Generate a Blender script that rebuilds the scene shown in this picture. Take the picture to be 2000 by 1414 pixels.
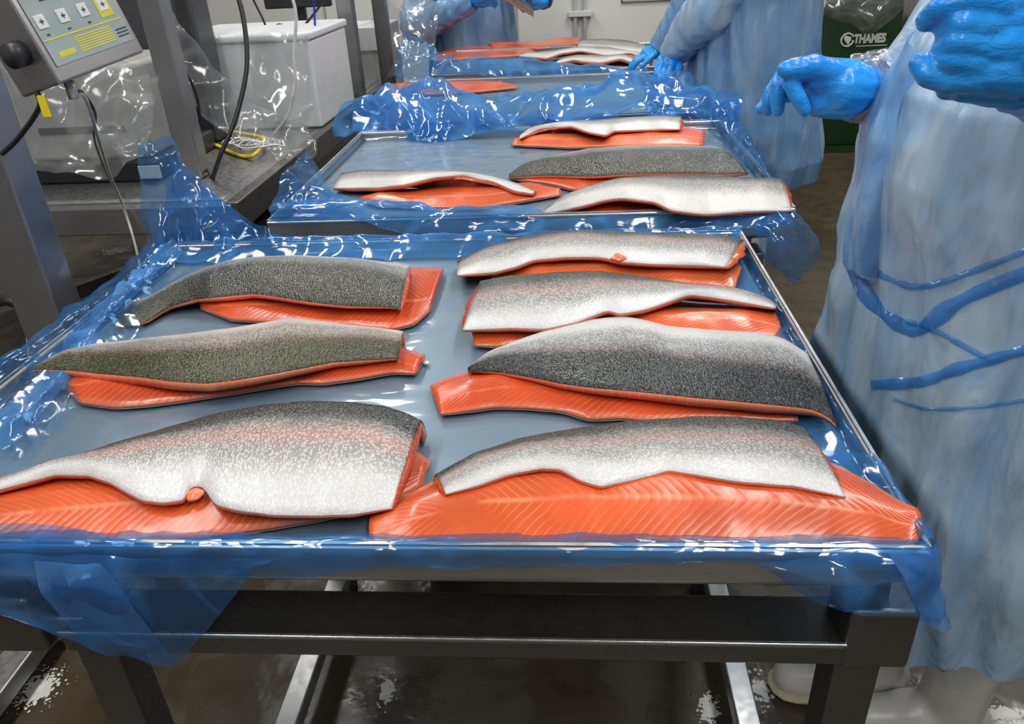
import bpy, bmesh, math, random
import numpy as np
from mathutils import Vector, Matrix, noise

for o in list(bpy.data.objects): bpy.data.objects.remove(o)
SC = bpy.context.scene
COL = SC.collection

# ------------------------------------------------------------------ camera
FPX = 1504.25; CAMZ = 1.42
PITCH, YAW, ROLL = .4993, .0868, -.0529
_f = np.array([-math.sin(YAW)*math.cos(PITCH), math.cos(YAW)*math.cos(PITCH), -math.sin(PITCH)])
_r = np.array([math.cos(YAW), math.sin(YAW), 0.]); _u = np.cross(_r, _f)
_r, _u = math.cos(ROLL)*_r + math.sin(ROLL)*_u, -math.sin(ROLL)*_r + math.cos(ROLL)*_u
cd = bpy.data.cameras.new('camera'); cam = bpy.data.objects.new('camera', cd); COL.objects.link(cam)
cd.sensor_width = 36; cd.lens = 36*FPX/2000; cd.clip_start = .02; cd.clip_end = 60
M = Matrix.Identity(4)
for i in range(3):
    M[i][0] = _r[i]; M[i][1] = _u[i]; M[i][2] = -_f[i]
M[0][3], M[1][3], M[2][3] = 0, 0, CAMZ
cam.matrix_world = M
SC.camera = cam

# ------------------------------------------------------------------ world, lights, exposure
w = bpy.data.worlds.new('world'); SC.world = w; w.use_nodes = True
w.node_tree.nodes['Background'].inputs[0].default_value = (.95, .97, 1, 1)
w.node_tree.nodes['Background'].inputs[1].default_value = .18
SC.cycles.use_light_tree = False; SC.cycles.max_bounces = 4; SC.cycles.diffuse_bounces = 2; SC.cycles.glossy_bounces = 2; SC.cycles.transmission_bounces = 3; SC.cycles.transparent_max_bounces = 10
SC.cycles.caustics_reflective = False; SC.cycles.caustics_refractive = False
SC.view_settings.view_transform = 'Standard'; SC.view_settings.look = 'None'
SC.view_settings.exposure = .04; SC.view_settings.gamma = 1; SC.view_settings.use_curve_mapping = False
def area(name, loc, sx, sy, power, rz=0):
    l = bpy.data.lights.new(name, 'AREA'); l.shape = 'RECTANGLE'; l.size = sx; l.size_y = sy
    l.energy = power; l.color = (1, .985, .95)
    o = bpy.data.objects.new(name, l); COL.objects.link(o); o.location = loc; o.rotation_euler = (0, 0, rz)
    return o
for i, (x, y) in enumerate([(-1.3, -1.0), (.75, -1.0), (-1.3, .6), (.75, .6), (-1.3, 2.6), (.75, 2.6), (-1.3, 4.6), (.75, 4.6), (2.6, 3.2)]):  # first two are added fill behind the camera, brightening low front faces
    area('ceiling_and_fill_lamp', (x, y, 2.92), .28, 1.25, 23)

# ------------------------------------------------------------------ pixel helpers (author-time measurement of the place)
def ray(px, py): return _f + _r*(px-1000)/FPX + _u*(707-py)/FPX
def U(px, py, z):
    d = ray(px, py); t = (z-CAMZ)/d[2]; return Vector((d[0]*t, d[1]*t, z))
def UY(px, py, y):
    d = ray(px, py); t = y/d[1]; return Vector((d[0]*t, y, CAMZ+d[2]*t))

# ------------------------------------------------------------------ object helpers
def tag(o, label=None, cat=None, group=None, kind=None):
    if label: o['label'] = label
    if cat: o['category'] = cat
    if group: o['group'] = group
    if kind: o['kind'] = kind
    return o
def empty(name, loc, label=None, cat=None, group=None):
    o = bpy.data.objects.new(name, None); COL.objects.link(o); o.location = loc
    o.empty_display_size = .05
    return tag(o, label, cat, group)
def link(name, me, mat, parent=None, smooth=True):
    if mat: me.materials.append(mat)
    if smooth:
        for p in me.polygons: p.use_smooth = True
    o = bpy.data.objects.new(name, me); COL.objects.link(o)
    if parent:
        o.parent = parent
        q = parent; off = Vector((0, 0, 0))
        while q: off += q.location; q = q.parent
        o.location = -off
    return o
def mesh(name, verts, faces, mat, parent=None, smooth=True):
    me = bpy.data.meshes.new(name); me.from_pydata([tuple(v) for v in verts], [], faces); me.update()
    return link(name, me, mat, parent, smooth)
def bm_obj(name, bm, mat, parent=None, smooth=False):
    me = bpy.data.meshes.new(name); bm.normal_update(); bm.to_mesh(me); bm.free()
    return link(name, me, mat, parent, smooth)
def add_obox(bm, c, e1, e2, e3):
    """box from centre and three half vectors"""
    c, e1, e2, e3 = map(Vector, (c, e1, e2, e3))
    v = [bm.verts.new(c + a*e1 + b*e2 + d*e3) for a in (-1, 1) for b in (-1, 1) for d in (-1, 1)]
    fs = []
    for f in ((0, 1, 3, 2), (4, 6, 7, 5), (0, 4, 5, 1), (2, 3, 7, 6), (0, 2, 6, 4), (1, 5, 7, 3)):
        fs.append(bm.faces.new([v[i] for i in f]))
    bmesh.ops.recalc_face_normals(bm, faces=fs)
    return v
def wn(o):
    m = o.modifiers.new('weighted_normal', 'WEIGHTED_NORMAL'); m.weight = 80; return o
def box(name, lo, hi, mat, parent=None, bev=.003, seg=2):
    bm = bmesh.new(); lo = Vector(lo); hi = Vector(hi); h = (hi-lo)/2
    add_obox(bm, (lo+hi)/2, (h.x, 0, 0), (0, h.y, 0), (0, 0, h.z))
    if bev: bmesh.ops.bevel(bm, geom=bm.edges[:], offset=bev, segments=seg, affect='EDGES', profile=.5)
    return wn(bm_obj(name, bm, mat, parent, bev > 0))
def obox(name, c, e1, e2, e3, mat, parent=None, bev=.003):
    bm = bmesh.new(); add_obox(bm, c, e1, e2, e3)
    if bev: bmesh.ops.bevel(bm, geom=bm.edges[:], offset=bev, segments=2, affect='EDGES', profile=.5)
    return wn(bm_obj(name, bm, mat, parent, bev > 0))
def bar(name, a, b, wx, wz, mat, parent=None, bev=.004, up=(0, 0, 1)):
    a = Vector(a); b = Vector(b); d = (b-a); L = d.length; d.normalize()
    s = d.cross(Vector(up))
    if s.length < 1e-4: s = Vector((1, 0, 0))
    s.normalize(); t = s.cross(d)
    return obox(name, (a+b)/2, d*L/2, s*wx/2, t*wz/2, mat, parent, bev)
def catmull(pts, n):
    pts = [Vector(p) for p in pts]
    if len(pts) == 2: return [pts[0].lerp(pts[1], i/(n-1)) for i in range(n)]
    P = [pts[0]*2-pts[1]] + pts + [pts[-1]*2-pts[-2]]
    out = []; m = len(pts)-1
    for i in range(n):
        t = i/(n-1)*m; k = min(int(t), m-1); t -= k
        a, b, c, d = P[k:k+4]
        out.append(.5*((2*b) + (c-a)*t + (2*a-5*b+4*c-d)*t*t + (3*b-a-3*c+d)*t**3))
    return out
def tube_geo(pts, rad, ns=8, cap=True, squash=None):
    """rings along a polyline; rad scalar or list"""
    n = len(pts); V = []; F = []
    t0 = (pts[1]-pts[0]).normalized(); s = t0.orthogonal().normalized()
    for i, p in enumerate(pts):
        t = (pts[min(i+1, n-1)]-pts[max(i-1, 0)]).normalized()
        s = (s - t*s.dot(t))
        s = s.normalized() if s.length > 1e-6 else t.orthogonal().normalized()
        b = t.cross(s); r = rad if isinstance(rad, (int, float)) else rad[i]
        for k in range(ns):
            a = 2*math.pi*k/ns
            V.append(p + s*math.cos(a)*r + b*math.sin(a)*r)
    for i in range(n-1):
        for k in range(ns):
            F.append((i*ns+k, i*ns+(k+1) % ns, (i+1)*ns+(k+1) % ns, (i+1)*ns+k))
    if cap:
        F.append(tuple(range(ns))[::-1]); F.append(tuple((n-1)*ns+k for k in range(ns)))
    return V, F
def tube(name, pts, rad, mat, parent=None, n=40, ns=8):
    V, F = tube_geo(catmull(pts, n), rad, ns)
    return mesh(name, V, F, mat, parent)

# ------------------------------------------------------------------ materials
def nt(name):
    m = bpy.data.materials.new(name); m.use_nodes = True
    t = m.node_tree; b = t.nodes['Principled BSDF']
    return m, t, b
class G:
    """tiny node-graph helper"""
    def __init__(s, t): s.t = t
    def n(s, typ, **kw):
        x = s.t.nodes.new(typ)
        for k, v in kw.items(): setattr(x, k, v)
        return x
    def L(s, a, b): s.t.links.new(a, b)
    def val(s, sock, v):
        if isinstance(v, bpy.types.NodeSocket): s.L(v, sock)
        else: sock.default_value = v
    def math(s, op, a, b=0., c=0., clamp=False):
        x = s.n('ShaderNodeMath', operation=op, use_clamp=clamp)
        s.val(x.inputs[0], a); s.val(x.inputs[1], b); s.val(x.inputs[2], c); return x.outputs[0]
    def ramp(s, v, lo, hi, a=0., b=1.):
        x = s.n('ShaderNodeMapRange', interpolation_type='SMOOTHSTEP')
        s.val(x.inputs[0], v); s.val(x.inputs[1], lo); s.val(x.inputs[2], hi); s.val(x.inputs[3], a); s.val(x.inputs[4], b); return x.outputs[0]
    def mix(s, f, a, b, blend='MIX'):
        x = s.n('ShaderNodeMix', data_type='RGBA', blend_type=blend)
        s.val(x.inputs[0], f)
        for i, v in ((6, a), (7, b)):
            if isinstance(v, bpy.types.NodeSocket): s.L(v, x.inputs[i])
            else: x.inputs[i].default_value = (*v, 1)
        return x.outputs[2]
    def noise(s, vec, scale, detail=3, rough=.5, dist=0):
        x = s.n('ShaderNodeTexNoise'); x.inputs['Scale'].default_value = scale; x.inputs['Detail'].default_value = detail
        x.inputs['Roughness'].default_value = rough; x.inputs['Distortion'].default_value = dist
        if vec is not None: s.L(vec, x.inputs['Vector'])
        return x.outputs[0]
    def voro(s, vec, scale, feature='F1', out=0):
        x = s.n('ShaderNodeTexVoronoi', feature=feature); x.inputs['Scale'].default_value = scale
        if vec is not None: s.L(vec, x.inputs['Vector'])
        return x.outputs[out]
    def obj(s): return s.n('ShaderNodeTexCoord').outputs['Object']
    def mapping(s, vec, sc=(1, 1, 1), rot=(0, 0, 0)):
        x = s.n('ShaderNodeMapping'); s.L(vec, x.inputs[0]); x.inputs['Scale'].default_value = sc; x.inputs['Rotation'].default_value = rot
        return x.outputs[0]
    def bump(s, h, strength=.3, dist=.002, normal=None):
        x = s.n('ShaderNodeBump'); x.inputs['Strength'].default_value = strength; x.inputs['Distance'].default_value = dist
        s.L(h, x.inputs['Height'])
        if normal is not None: s.L(normal, x.inputs['Normal'])
        return x.outputs[0]
def plain(name, col, rough=.5, metal=0., nscale=30, var=.12, bump=.0, coat=0., trans=0.):
    m, t, b = nt(name); g = G(t); v = g.obj()
    n = g.noise(v, nscale, 4)
    c = g.mix(g.ramp(n, .3, .7), tuple(x*(1-var) for x in col), tuple(min(1, x*(1+var)) for x in col))
    g.L(c, b.inputs['Base Color']); b.inputs['Roughness'].default_value = rough; b.inputs['Metallic'].default_value = metal
    b.inputs['Coat Weight'].default_value = coat
    if bump: g.L(g.bump(g.noise(v, nscale*4, 3), bump, .001), b.inputs['Normal'])
    return m
def steel(name, col=(.42, .42, .43), rough=.34, aniso=(1, 1, 14)):
    m, t, b = nt(name); g = G(t); v = g.obj()
    st = g.noise(g.mapping(v, aniso), 60, 3)
    bl = g.noise(v, 5, 3)
    c = g.mix(g.ramp(bl, .3, .75), tuple(x*.82 for x in col), col)
    g.L(c, b.inputs['Base Color']); b.inputs['Metallic'].default_value = .92
    g.L(g.ramp(st, .2, .8, rough-.06, rough+.10), b.inputs['Roughness'])
    return m
M_STEEL = steel('steel')
M_STEEL_DK = steel('steel_dark', (.24, .235, .23), .30)
M_STEEL_LT = steel('steel_light', (.62, .62, .62), .36)
M_STEEL_LIP = steel('steel_lip_highlight', (.85, .85, .84), .24)  # near-white steel: the highlight along the rail lips is put into the colour
M_BLACK = plain('black_rubber', (.012, .012, .014), .45)
M_WHITE_CABLE = plain('white_cable', (.75, .75, .73), .4)
M_YELLOW = plain('yellow_cable', (.85, .66, .02), .4)
M_BLUE_CABLE = plain('blue_cable', (.01, .03, .32), .4)
M_WHITE_PLASTIC = plain('white_plastic', (.78, .80, .82), .35, var=.03)
M_GREY_PLASTIC = plain('grey_plastic', (.42, .42, .40), .4, var=.05)
M_DARK_PLASTIC = plain('dark_plastic', (.03, .03, .034), .4)
M_BOOT = plain('white_rubber', (.80, .79, .74), .32, nscale=14, var=.08)
M_BOOTSOLE = plain('cream_sole', (.60, .54, .38), .5)
M_SKIN = plain('brown_skin', (.20, .10, .06), .5)
M_SKIN2 = plain('pale_skin', (.50, .30, .22), .5)
M_COAT = plain('white_coat', (.78, .78, .76), .8, nscale=18, var=.06, bump=.2)
M_HAIRNET = plain('hairnet', (.65, .72, .80), .7)

def tray_mat():
    m, t, b = nt('tray_steel'); g = G(t); v = g.obj()
    c = g.mix(g.ramp(g.noise(v, 4, 4), .3, .7), (.30, .34, .37), (.39, .43, .46))
    sc = g.noise(g.mapping(v, (1.2, 30, 1)), 9, 3)
    c = g.mix(g.ramp(sc, .62, .8, 0, .35), c, (.46, .50, .53))
    g.L(c, b.inputs['Base Color']); b.inputs['Metallic'].default_value = .35; b.inputs['Roughness'].default_value = .36
    return m
M_TRAY = tray_mat()

def film_mat(name, tint, body, body_w, gloss=.10, bump=.35, bscale=16, stretch=(1, 1, 1), clear=0.):
    """thin plastic film: tinted see-through, some milky body colour, sharp gloss on creases"""
    m = bpy.data.materials.new(name); m.use_nodes = True; t = m.node_tree; t.nodes.clear(); g = G(t)
    v = g.obj(); out = g.n('ShaderNodeOutputMaterial')
    v2 = g.mapping(v, stretch)
    n1 = g.noise(v2, bscale*.55, 1); n2 = g.noise(g.mapping(v2, (1.3, .8, 1.1), (.6, .3, .9)), bscale*1.0, 1)
    e1 = g.math('MULTIPLY', g.math('ABSOLUTE', g.math('SUBTRACT', n1, .5)), 1.5)
    e2 = g.math('MULTIPLY', g.math('ABSOLUTE', g.math('SUBTRACT', n2, .5)), 1.1)
    h = g.math('ADD', g.math('MULTIPLY', g.math('MINIMUM', e1, .09), 2.0), g.math('MULTIPLY', g.math('MINIMUM', e2, .09), 1.3))
    h = g.math('ADD', h, g.math('MULTIPLY', n2, .35))
    nb = g.bump(h, bump, .02)
    tr = g.n('ShaderNodeBsdfTransparent'); tr.inputs[0].default_value = (*tint, 1)
    df = g.n('ShaderNodeBsdfDiffuse'); df.inputs[0].default_value = (*body, 1); g.L(nb, df.inputs['Normal'])
    tl = g.n('ShaderNodeBsdfTranslucent'); tl.inputs[0].default_value = (*body, 1)
    mb = g.n('ShaderNodeMixShader'); mb.inputs[0].default_value = .45; g.L(df.outputs[0], mb.inputs[1]); g.L(tl.outputs[0], mb.inputs[2])
    # creases carry more body colour than the flat film (they are folded double)
    fold = g.ramp(e1, .0, .10, min(1, body_w*1.8), body_w)
    m1 = g.n('ShaderNodeMixShader'); g.L(fold, m1.inputs[0]); g.L(tr.outputs[0], m1.inputs[1]); g.L(mb.outputs[0], m1.inputs[2])
    gl = g.n('ShaderNodeBsdfGlossy'); gl.inputs['Roughness'].default_value = gloss; g.L(nb, gl.inputs['Normal'])
    lw = g.n('ShaderNodeLayerWeight'); lw.inputs[0].default_value = .5
    fw = g.math('ADD', g.math('MULTIPLY', g.math('POWER', lw.outputs['Facing'], 4.), .34), .065)
    m2 = g.n('ShaderNodeMixShader'); g.L(fw, m2.inputs[0]); g.L(m1.outputs[0], m2.inputs[1]); g.L(gl.outputs[0], m2.inputs[2])
    g.L(m2.outputs[0], out.inputs[0])
    return m
M_FILM = film_mat('blue_film', (.62, .82, .98), (.07, .34, .86), .22, bump=.16)
M_FILM_DENSE = film_mat('blue_film_bunched', (.50, .76, .985), (.13, .42, .93), .38, bump=.16, bscale=11)
M_FILM_FLOOR = film_mat('blue_film_flat', (.86, .94, .99), (.14, .34, .64), .07, bump=.16, bscale=8, stretch=(1, 1.7, 1))
M_CLEAR = film_mat('clear_film', (.90, .91, .92), (.80, .82, .83), .16, bscale=11, bump=.20, gloss=.13)

def gown_mat(name, col, col2, alpha=1., sheen=0.):
    m, t, b = nt(name); g = G(t); v = g.obj()
    n1 = g.noise(g.mapping(v, (2.2, 2.2, .7), (.35, .2, 0)), 5, 4, .55, .6)
    n2 = g.noise(g.mapping(v, (3, 3, 1.0), (.5, .3, 0)), 8, 2, .5, .3)
    c = g.mix(g.ramp(n1, .34, .68), col, col2)
    g.L(c, b.inputs['Base Color']); b.inputs['Roughness'].default_value = .29
    b.inputs['Specular IOR Level'].default_value = .6
    h = g.math('ADD', g.math('MULTIPLY', n1, 1.2), g.math('MULTIPLY', n2, .5))
    g.L(g.bump(h, .42, .03), b.inputs['Normal'])
    tl = g.n('ShaderNodeBsdfTranslucent'); g.L(c, tl.inputs[0]); mx = g.n('ShaderNodeMixShader'); mx.inputs[0].default_value = .25
    g.L(b.outputs[0], mx.inputs[1]); g.L(tl.outputs[0], mx.inputs[2]); g.L(mx.outputs[0], t.nodes['Material Output'].inputs[0])
    return m
M_GOWN = gown_mat('gown_pale_blue', (.33, .57, .86), (.60, .78, .94))
M_GOWN_EDGE = gown_mat('gown_edge_blue', (.20, .45, .82), (.42, .63, .87))
M_GOWN2 = gown_mat('gown_mid_blue', (.16, .36, .66), (.30, .48, .72))
def glove_mat():
    m, t, b = nt('blue_glove'); g = G(t); v = g.obj()
    n1 = g.noise(g.mapping(v, (1, 1, 2.5)), 45, 4, .6, 1.2)
    n0 = g.noise(v, 12, 2)
    c = g.mix(g.ramp(n0, .3, .7), (.010, .25, .80), (.026, .36, .93))
    g.L(c, b.inputs['Base Color']); b.inputs['Roughness'].default_value = .27; b.inputs['Specular IOR Level'].default_value = .5
    g.L(g.bump(n1, .30, .006), b.inputs['Normal'])
    return m
M_GLOVE = glove_mat()

def flesh_mat(name, base=(.66, .098, .024), pale=(.88, .36, .19), seed=0., density=1., v0=.36):
    m, t, b = nt(name); g = G(t)
    uv = g.n('ShaderNodeUVMap').outputs[0]
    sp = g.n('ShaderNodeSeparateXYZ'); g.L(uv, sp.inputs[0]); u, v = sp.outputs[0], sp.outputs[1]
    ob = g.obj()
    nz = g.noise(ob, 22, 3)
    dv = g.math('ABSOLUTE', g.math('SUBTRACT', v, v0))
    # chevron muscle bands: phase runs along the length and bends back on both sides of the middle line
    bend = g.math('SUBTRACT', g.math('MULTIPLY', g.math('SQRT', g.math('ADD', g.math('MULTIPLY', dv, dv), .0016)), .20), g.math('MULTIPLY', g.math('MULTIPLY', dv, dv), .10))
    ph = g.math('ADD', g.math('ADD', u, bend), g.math('MULTIPLY', nz, .012))
    s = g.math('ABSOLUTE', g.math('SINE', g.math('MULTIPLY', ph, math.pi/(.0115/density))))
    line = g.ramp(s, .0, .26, .62, 0.)
    mid = g.ramp(dv, .0, .035, .55, 0.)
    brk = g.ramp(g.noise(ob, 14, 2), .32, .55)
    edge = g.ramp(g.math('ABSOLUTE', g.math('SUBTRACT', v, .5)), .40, .5)
    mot = g.ramp(g.noise(ob, 9, 4), .3, .75)
    c = g.mix(mot, tuple(x*.78 for x in base), tuple(min(1, x*1.18) for x in base))
    c = g.mix(g.math('MULTIPLY', g.math('MAXIMUM', line, mid), brk), c, pale)
    c = g.mix(g.math('MULTIPLY', edge, .30), c, (.92, .38, .24))
    g.L(c, b.inputs['Base Color']); b.inputs['Roughness'].default_value = .30
    b.inputs['Coat Weight'].default_value = .25; b.inputs['Coat Roughness'].default_value = .12
    h = g.math('ADD', g.math('MULTIPLY', s, .5), g.math('MULTIPLY', g.noise(ob, 120, 3), .5))
    g.L(g.bump(h, .24, .0014), b.inputs['Normal'])
    return m
M_FLESH = flesh_mat('salmon_flesh')
M_FLESH_B = flesh_mat('salmon_flesh_pale', (.75, .135, .038), (.92, .40, .24), density=.9, v0=.34)
M_FLESH_D = flesh_mat('salmon_flesh_deep', (.60, .072, .018), (.84, .26, .13), v0=.3)

def skin_mat(name, dark, mid, belly, d0, d1, b0=.25, b1=.5, pink=.0, speck=.8, wet=.3):
    """fish skin: v = 0 belly edge, 1 back edge"""
    m, t, b = nt(name); g = G(t)
    uv = g.n('ShaderNodeUVMap').outputs[0]
    sp = g.n('ShaderNodeSeparateXYZ'); g.L(uv, sp.inputs[0]); u, v = sp.outputs[0], sp.outputs[1]
    ob = g.obj()
    wv = g.math('ADD', v, g.math('MULTIPLY', g.math('SUBTRACT', g.noise(ob, 11, 3), .5), .16))
    # scales: metric coordinates along and across
    cx = g.n('ShaderNodeCombineXYZ'); g.L(u, cx.inputs[0]); g.L(g.math('MULTIPLY', v, .15), cx.inputs[1])
    sc = g.n('ShaderNodeTexVoronoi', feature='F1'); sc.inputs['Scale'].default_value = 290; sc.inputs['Randomness'].default_value = .85; g.L(cx.outputs[0], sc.inputs['Vector'])
    dist = sc.outputs['Distance']; rnd = g.n('ShaderNodeSeparateColor'); g.L(sc.outputs['Color'], rnd.inputs[0])
    dk = g.ramp(wv, d0, d1); bl = g.ramp(wv, b0, b1, 1., 0.)
    c = g.mix(bl, mid, belly)
    if pink:
        pk = g.math('MULTIPLY', g.math('MULTIPLY', g.ramp(wv, .42, .56), g.ramp(wv, .60, .74, 1., 0.)), pink)
        c = g.mix(pk, c, (.72, .36, .33))
    # dark back built out of speckles that close up towards the back edge
    thr = g.math('MULTIPLY', dk, 1.25)
    spk = g.math('LESS_THAN', rnd.outputs[0], thr)
    fine = g.ramp(g.noise(ob, 420, 2), .42, .60)
    dmask = g.math('MULTIPLY', dk, g.math('ADD', g.math('MULTIPLY', spk, speck), g.math('MULTIPLY', fine, .5)), clamp=True)
    dmask = g.math('MAXIMUM', g.math('MULTIPLY', dk, 1-speck*.34), dmask)
    c = g.mix(dmask, c, dark)
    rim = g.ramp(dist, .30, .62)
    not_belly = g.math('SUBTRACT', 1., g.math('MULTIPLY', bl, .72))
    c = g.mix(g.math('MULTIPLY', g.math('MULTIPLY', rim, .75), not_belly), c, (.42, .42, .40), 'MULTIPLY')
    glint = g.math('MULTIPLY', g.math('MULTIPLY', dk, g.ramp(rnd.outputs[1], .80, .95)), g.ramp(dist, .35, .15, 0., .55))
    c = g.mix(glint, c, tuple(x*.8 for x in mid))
    lat = g.ramp(g.math('ABSOLUTE', g.math('SUBTRACT', v, .58)), .002, .010, .45, 0.)
    c = g.mix(g.math('MULTIPLY', lat, g.math('SUBTRACT', 1., dk)), c, (.40, .22, .19))
    c = g.mix(g.math('MULTIPLY', g.ramp(g.noise(ob, 30, 4), .56, .75, 0, .22), g.math('SUBTRACT', 1., dk)), c, (.70, .66, .63))
    g.L(c, b.inputs['Base Color'])
    g.L(g.math('SUBTRACT', .46, g.math('MULTIPLY', dk, .15)), b.inputs['Roughness'])
    g.L(g.math('MULTIPLY', g.math('MULTIPLY', not_belly, .30), g.math('SUBTRACT', 1., g.math('MULTIPLY', dk, .9))), b.inputs['Metallic'])
    b.inputs['Coat Weight'].default_value = wet*.5; b.inputs['Coat Roughness'].default_value = .10; g.L(g.math('SUBTRACT', .45, g.math('MULTIPLY', dk, .25)), b.inputs['Specular IOR Level'])
    h = g.math('SUBTRACT', g.math('MULTIPLY', g.math('MULTIPLY', dist, not_belly), -.9), g.math('MULTIPLY', g.noise(ob, 45, 3), .5))
    nb = g.bump(h, .5, .0026); g.L(nb, b.inputs['Normal']); g.L(nb, b.inputs['Coat Normal'])
    return m
GR = (.46, .46, .45); WH = (.67, .67, .67)
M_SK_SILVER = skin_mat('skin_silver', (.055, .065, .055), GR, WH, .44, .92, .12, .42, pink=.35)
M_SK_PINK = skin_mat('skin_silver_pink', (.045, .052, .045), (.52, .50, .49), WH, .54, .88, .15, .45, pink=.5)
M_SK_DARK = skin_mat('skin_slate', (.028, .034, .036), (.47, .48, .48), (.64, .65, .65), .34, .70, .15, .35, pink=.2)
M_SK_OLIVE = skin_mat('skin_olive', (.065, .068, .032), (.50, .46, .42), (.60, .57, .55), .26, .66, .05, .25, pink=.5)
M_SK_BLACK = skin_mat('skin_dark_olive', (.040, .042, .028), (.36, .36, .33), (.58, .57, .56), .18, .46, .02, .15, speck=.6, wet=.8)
M_SK_PALE = skin_mat('skin_pale', (.12, .12, .10), (.48, .47, .45), (.70, .68, .66), .60, 1.0, .25, .6)
M_SK_UNDER = plain('skin_underside', (.42, .42, .42), .4, .2)

# ------------------------------------------------------------------ room
def floor_mat():
    m, t, b = nt('wet_concrete'); g = G(t); v = g.obj()
    n1 = g.noise(v, 1.3, 3); n2 = g.noise(v, 14, 3, .6); n3 = g.noise(v, 5, 3, .6, .5)
    c = g.mix(g.ramp(n1, .3, .7), (.060, .045, .028), (.105, .085, .056))
    c = g.mix(g.ramp(n2, .45, .75, 0, .6), c, (.045, .030, .018))
    c = g.mix(g.ramp(n3, .58, .72, 0, .5), c, (.13, .09, .058))
    g.L(c, b.inputs['Base Color'])
    wet = g.ramp(n3, .40, .60)
    g.L(g.math('ADD', g.math('MULTIPLY', wet, .26), .16), b.inputs['Roughness'])
    g.L(g.bump(g.math('ADD', g.math('MULTIPLY', n2, .6), g.math('MULTIPLY', g.noise(v, 60, 1), .3)), .30, .006), b.inputs['Normal'])
    return m
def wall_mat():
    m, t, b = nt('wall_panel'); g = G(t); v = g.obj()
    c = g.mix(g.ramp(g.noise(v, 2.2, 4), .3, .7), (.80, .79, .75), (.86, .85, .81))
    g.L(c, b.inputs['Base Color']); b.inputs['Roughness'].default_value = .4
    return m
M_FLOOR = floor_mat(); M_WALL = wall_mat()
def struct(o): o['kind'] = 'structure'; return o
struct(box('floor', (-5, -2.2, -.1), (5, 6.6, 0), M_FLOOR, bev=0))
struct(box('wall_back', (-5, 6.2, 0), (5, 6.3, 3.1), M_WALL, bev=0))
struct(box('wall_left', (-5.1, -1.5, 0), (-5, 6.3, 3.1), M_WALL, bev=0))
struct(box('wall_right', (5, -1.5, 0), (5.1, 6.3, 3.1), M_WALL, bev=0))
struct(box('ceiling', (-5.1, -2.2, 3.0), (5.1, 6.3, 3.1), M_WALL, bev=0))
# panel joint strip with two thin pipes and brackets on the back wall
cx = UY(1133, 30, 6.16).x
pp = empty('wall_pipe_pair', (cx, 6.16, 0), 'pair of thin white pipes running up the back wall behind the far tray', 'pipes')
for dx in (-.035, .035):
    tube('pipe', [(cx+dx, 6.165, .02), (cx+dx, 6.165, 2.95)], .014, M_WHITE_PLASTIC, pp, n=2, ns=10)
for z in (.4, UY(1133, 27, 6.16).z, 1.7, 2.5):
    b = box('bracket', (cx-.085, 6.14, z-.02), (cx+.085, 6.198, z+.02), M_WHITE_PLASTIC, pp, .006)
for k, px in enumerate((640, 1010)):
    x = UY(px, 60, 6.19).x
    struct(box('trim_%d' % (k+1), (x-.006, 6.185, 0), (x+.006, 6.2, 3.0), M_GREY_PLASTIC, bev=.002))
c = UY(1262, 2, 6.19)
box_ = empty('wall_notice_frame', (c.x, 6.19, c.z), 'thin grey framed notice on the back wall, bottom edge showing beside the standing worker', 'notice')
box('board', (c.x-.18, 6.185, c.z), (c.x+.18, 6.198, c.z+.30), M_WHITE_PLASTIC, box_, .002)
for a in ((c.x-.18, c.z, c.x+.18, c.z+.012), (c.x-.18, c.z+.288, c.x+.18, c.z+.30), (c.x-.18, c.z, c.x-.168, c.z+.3), (c.x+.168, c.z, c.x+.18, c.z+.3)):
    box('frame_edge', (a[0], 6.178, a[1]), (a[2], 6.186, a[3]), M_GREY_PLASTIC, box_, .001)

# ------------------------------------------------------------------ trays on steel tables
RIM = .90; Z0 = .872
TRAYS = [(-.8127, .335, .5754, 1.474), (-.668, .474, 1.614, 2.512), (-.70, .43, 2.66, 3.55), (-.62, .52, 3.70, 4.58)]
NAMES = ['nearest the camera, holding the biggest salmon fillets', 'second from the camera, with four pairs of fillets',
         'third from the camera, holding one bare orange fillet', 'farthest from the camera, in front of the back wall']
def build_tray(k):
    x0, x1, y0, y1 = TRAYS[k]
    t = empty('metal_tray', (x0, y0, Z0-.004), 'shallow grey metal tray ' + NAMES[k], 'tray', 'fish trays in a row')
    box('base', (x0+.004, y0+.004, Z0-.006), (x1-.004, y1-.004, Z0-.001), M_TRAY, t, .001)
    r = .0045
    for a, b in (((x0, y0), (x1, y0)), ((x1, y0), (x1, y1)), ((x1, y1), (x0, y1)), ((x0, y1), (x0, y0))):
        a = Vector((*a, 0)); b = Vector((*b, 0)); d = (b-a).normalized(); s = Vector((-d.y, d.x, 0))
        bm = bmesh.new()
        add_obox(bm, (a+b)/2+Vector((0, 0, (RIM+Z0)/2-.006)), (b-a)/2, s*.0022, (0, 0, (RIM-Z0)/2+.008))
        V, F = tube_geo([a+Vector((0, 0, RIM-r)), b+Vector((0, 0, RIM-r))], r, 10)
        vs = [bm.verts.new(v) for v in V]
        for f in F: bm.faces.new([vs[i] for i in f])
        bm_obj('rim', bm, M_STEEL_LT, t, False)
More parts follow.
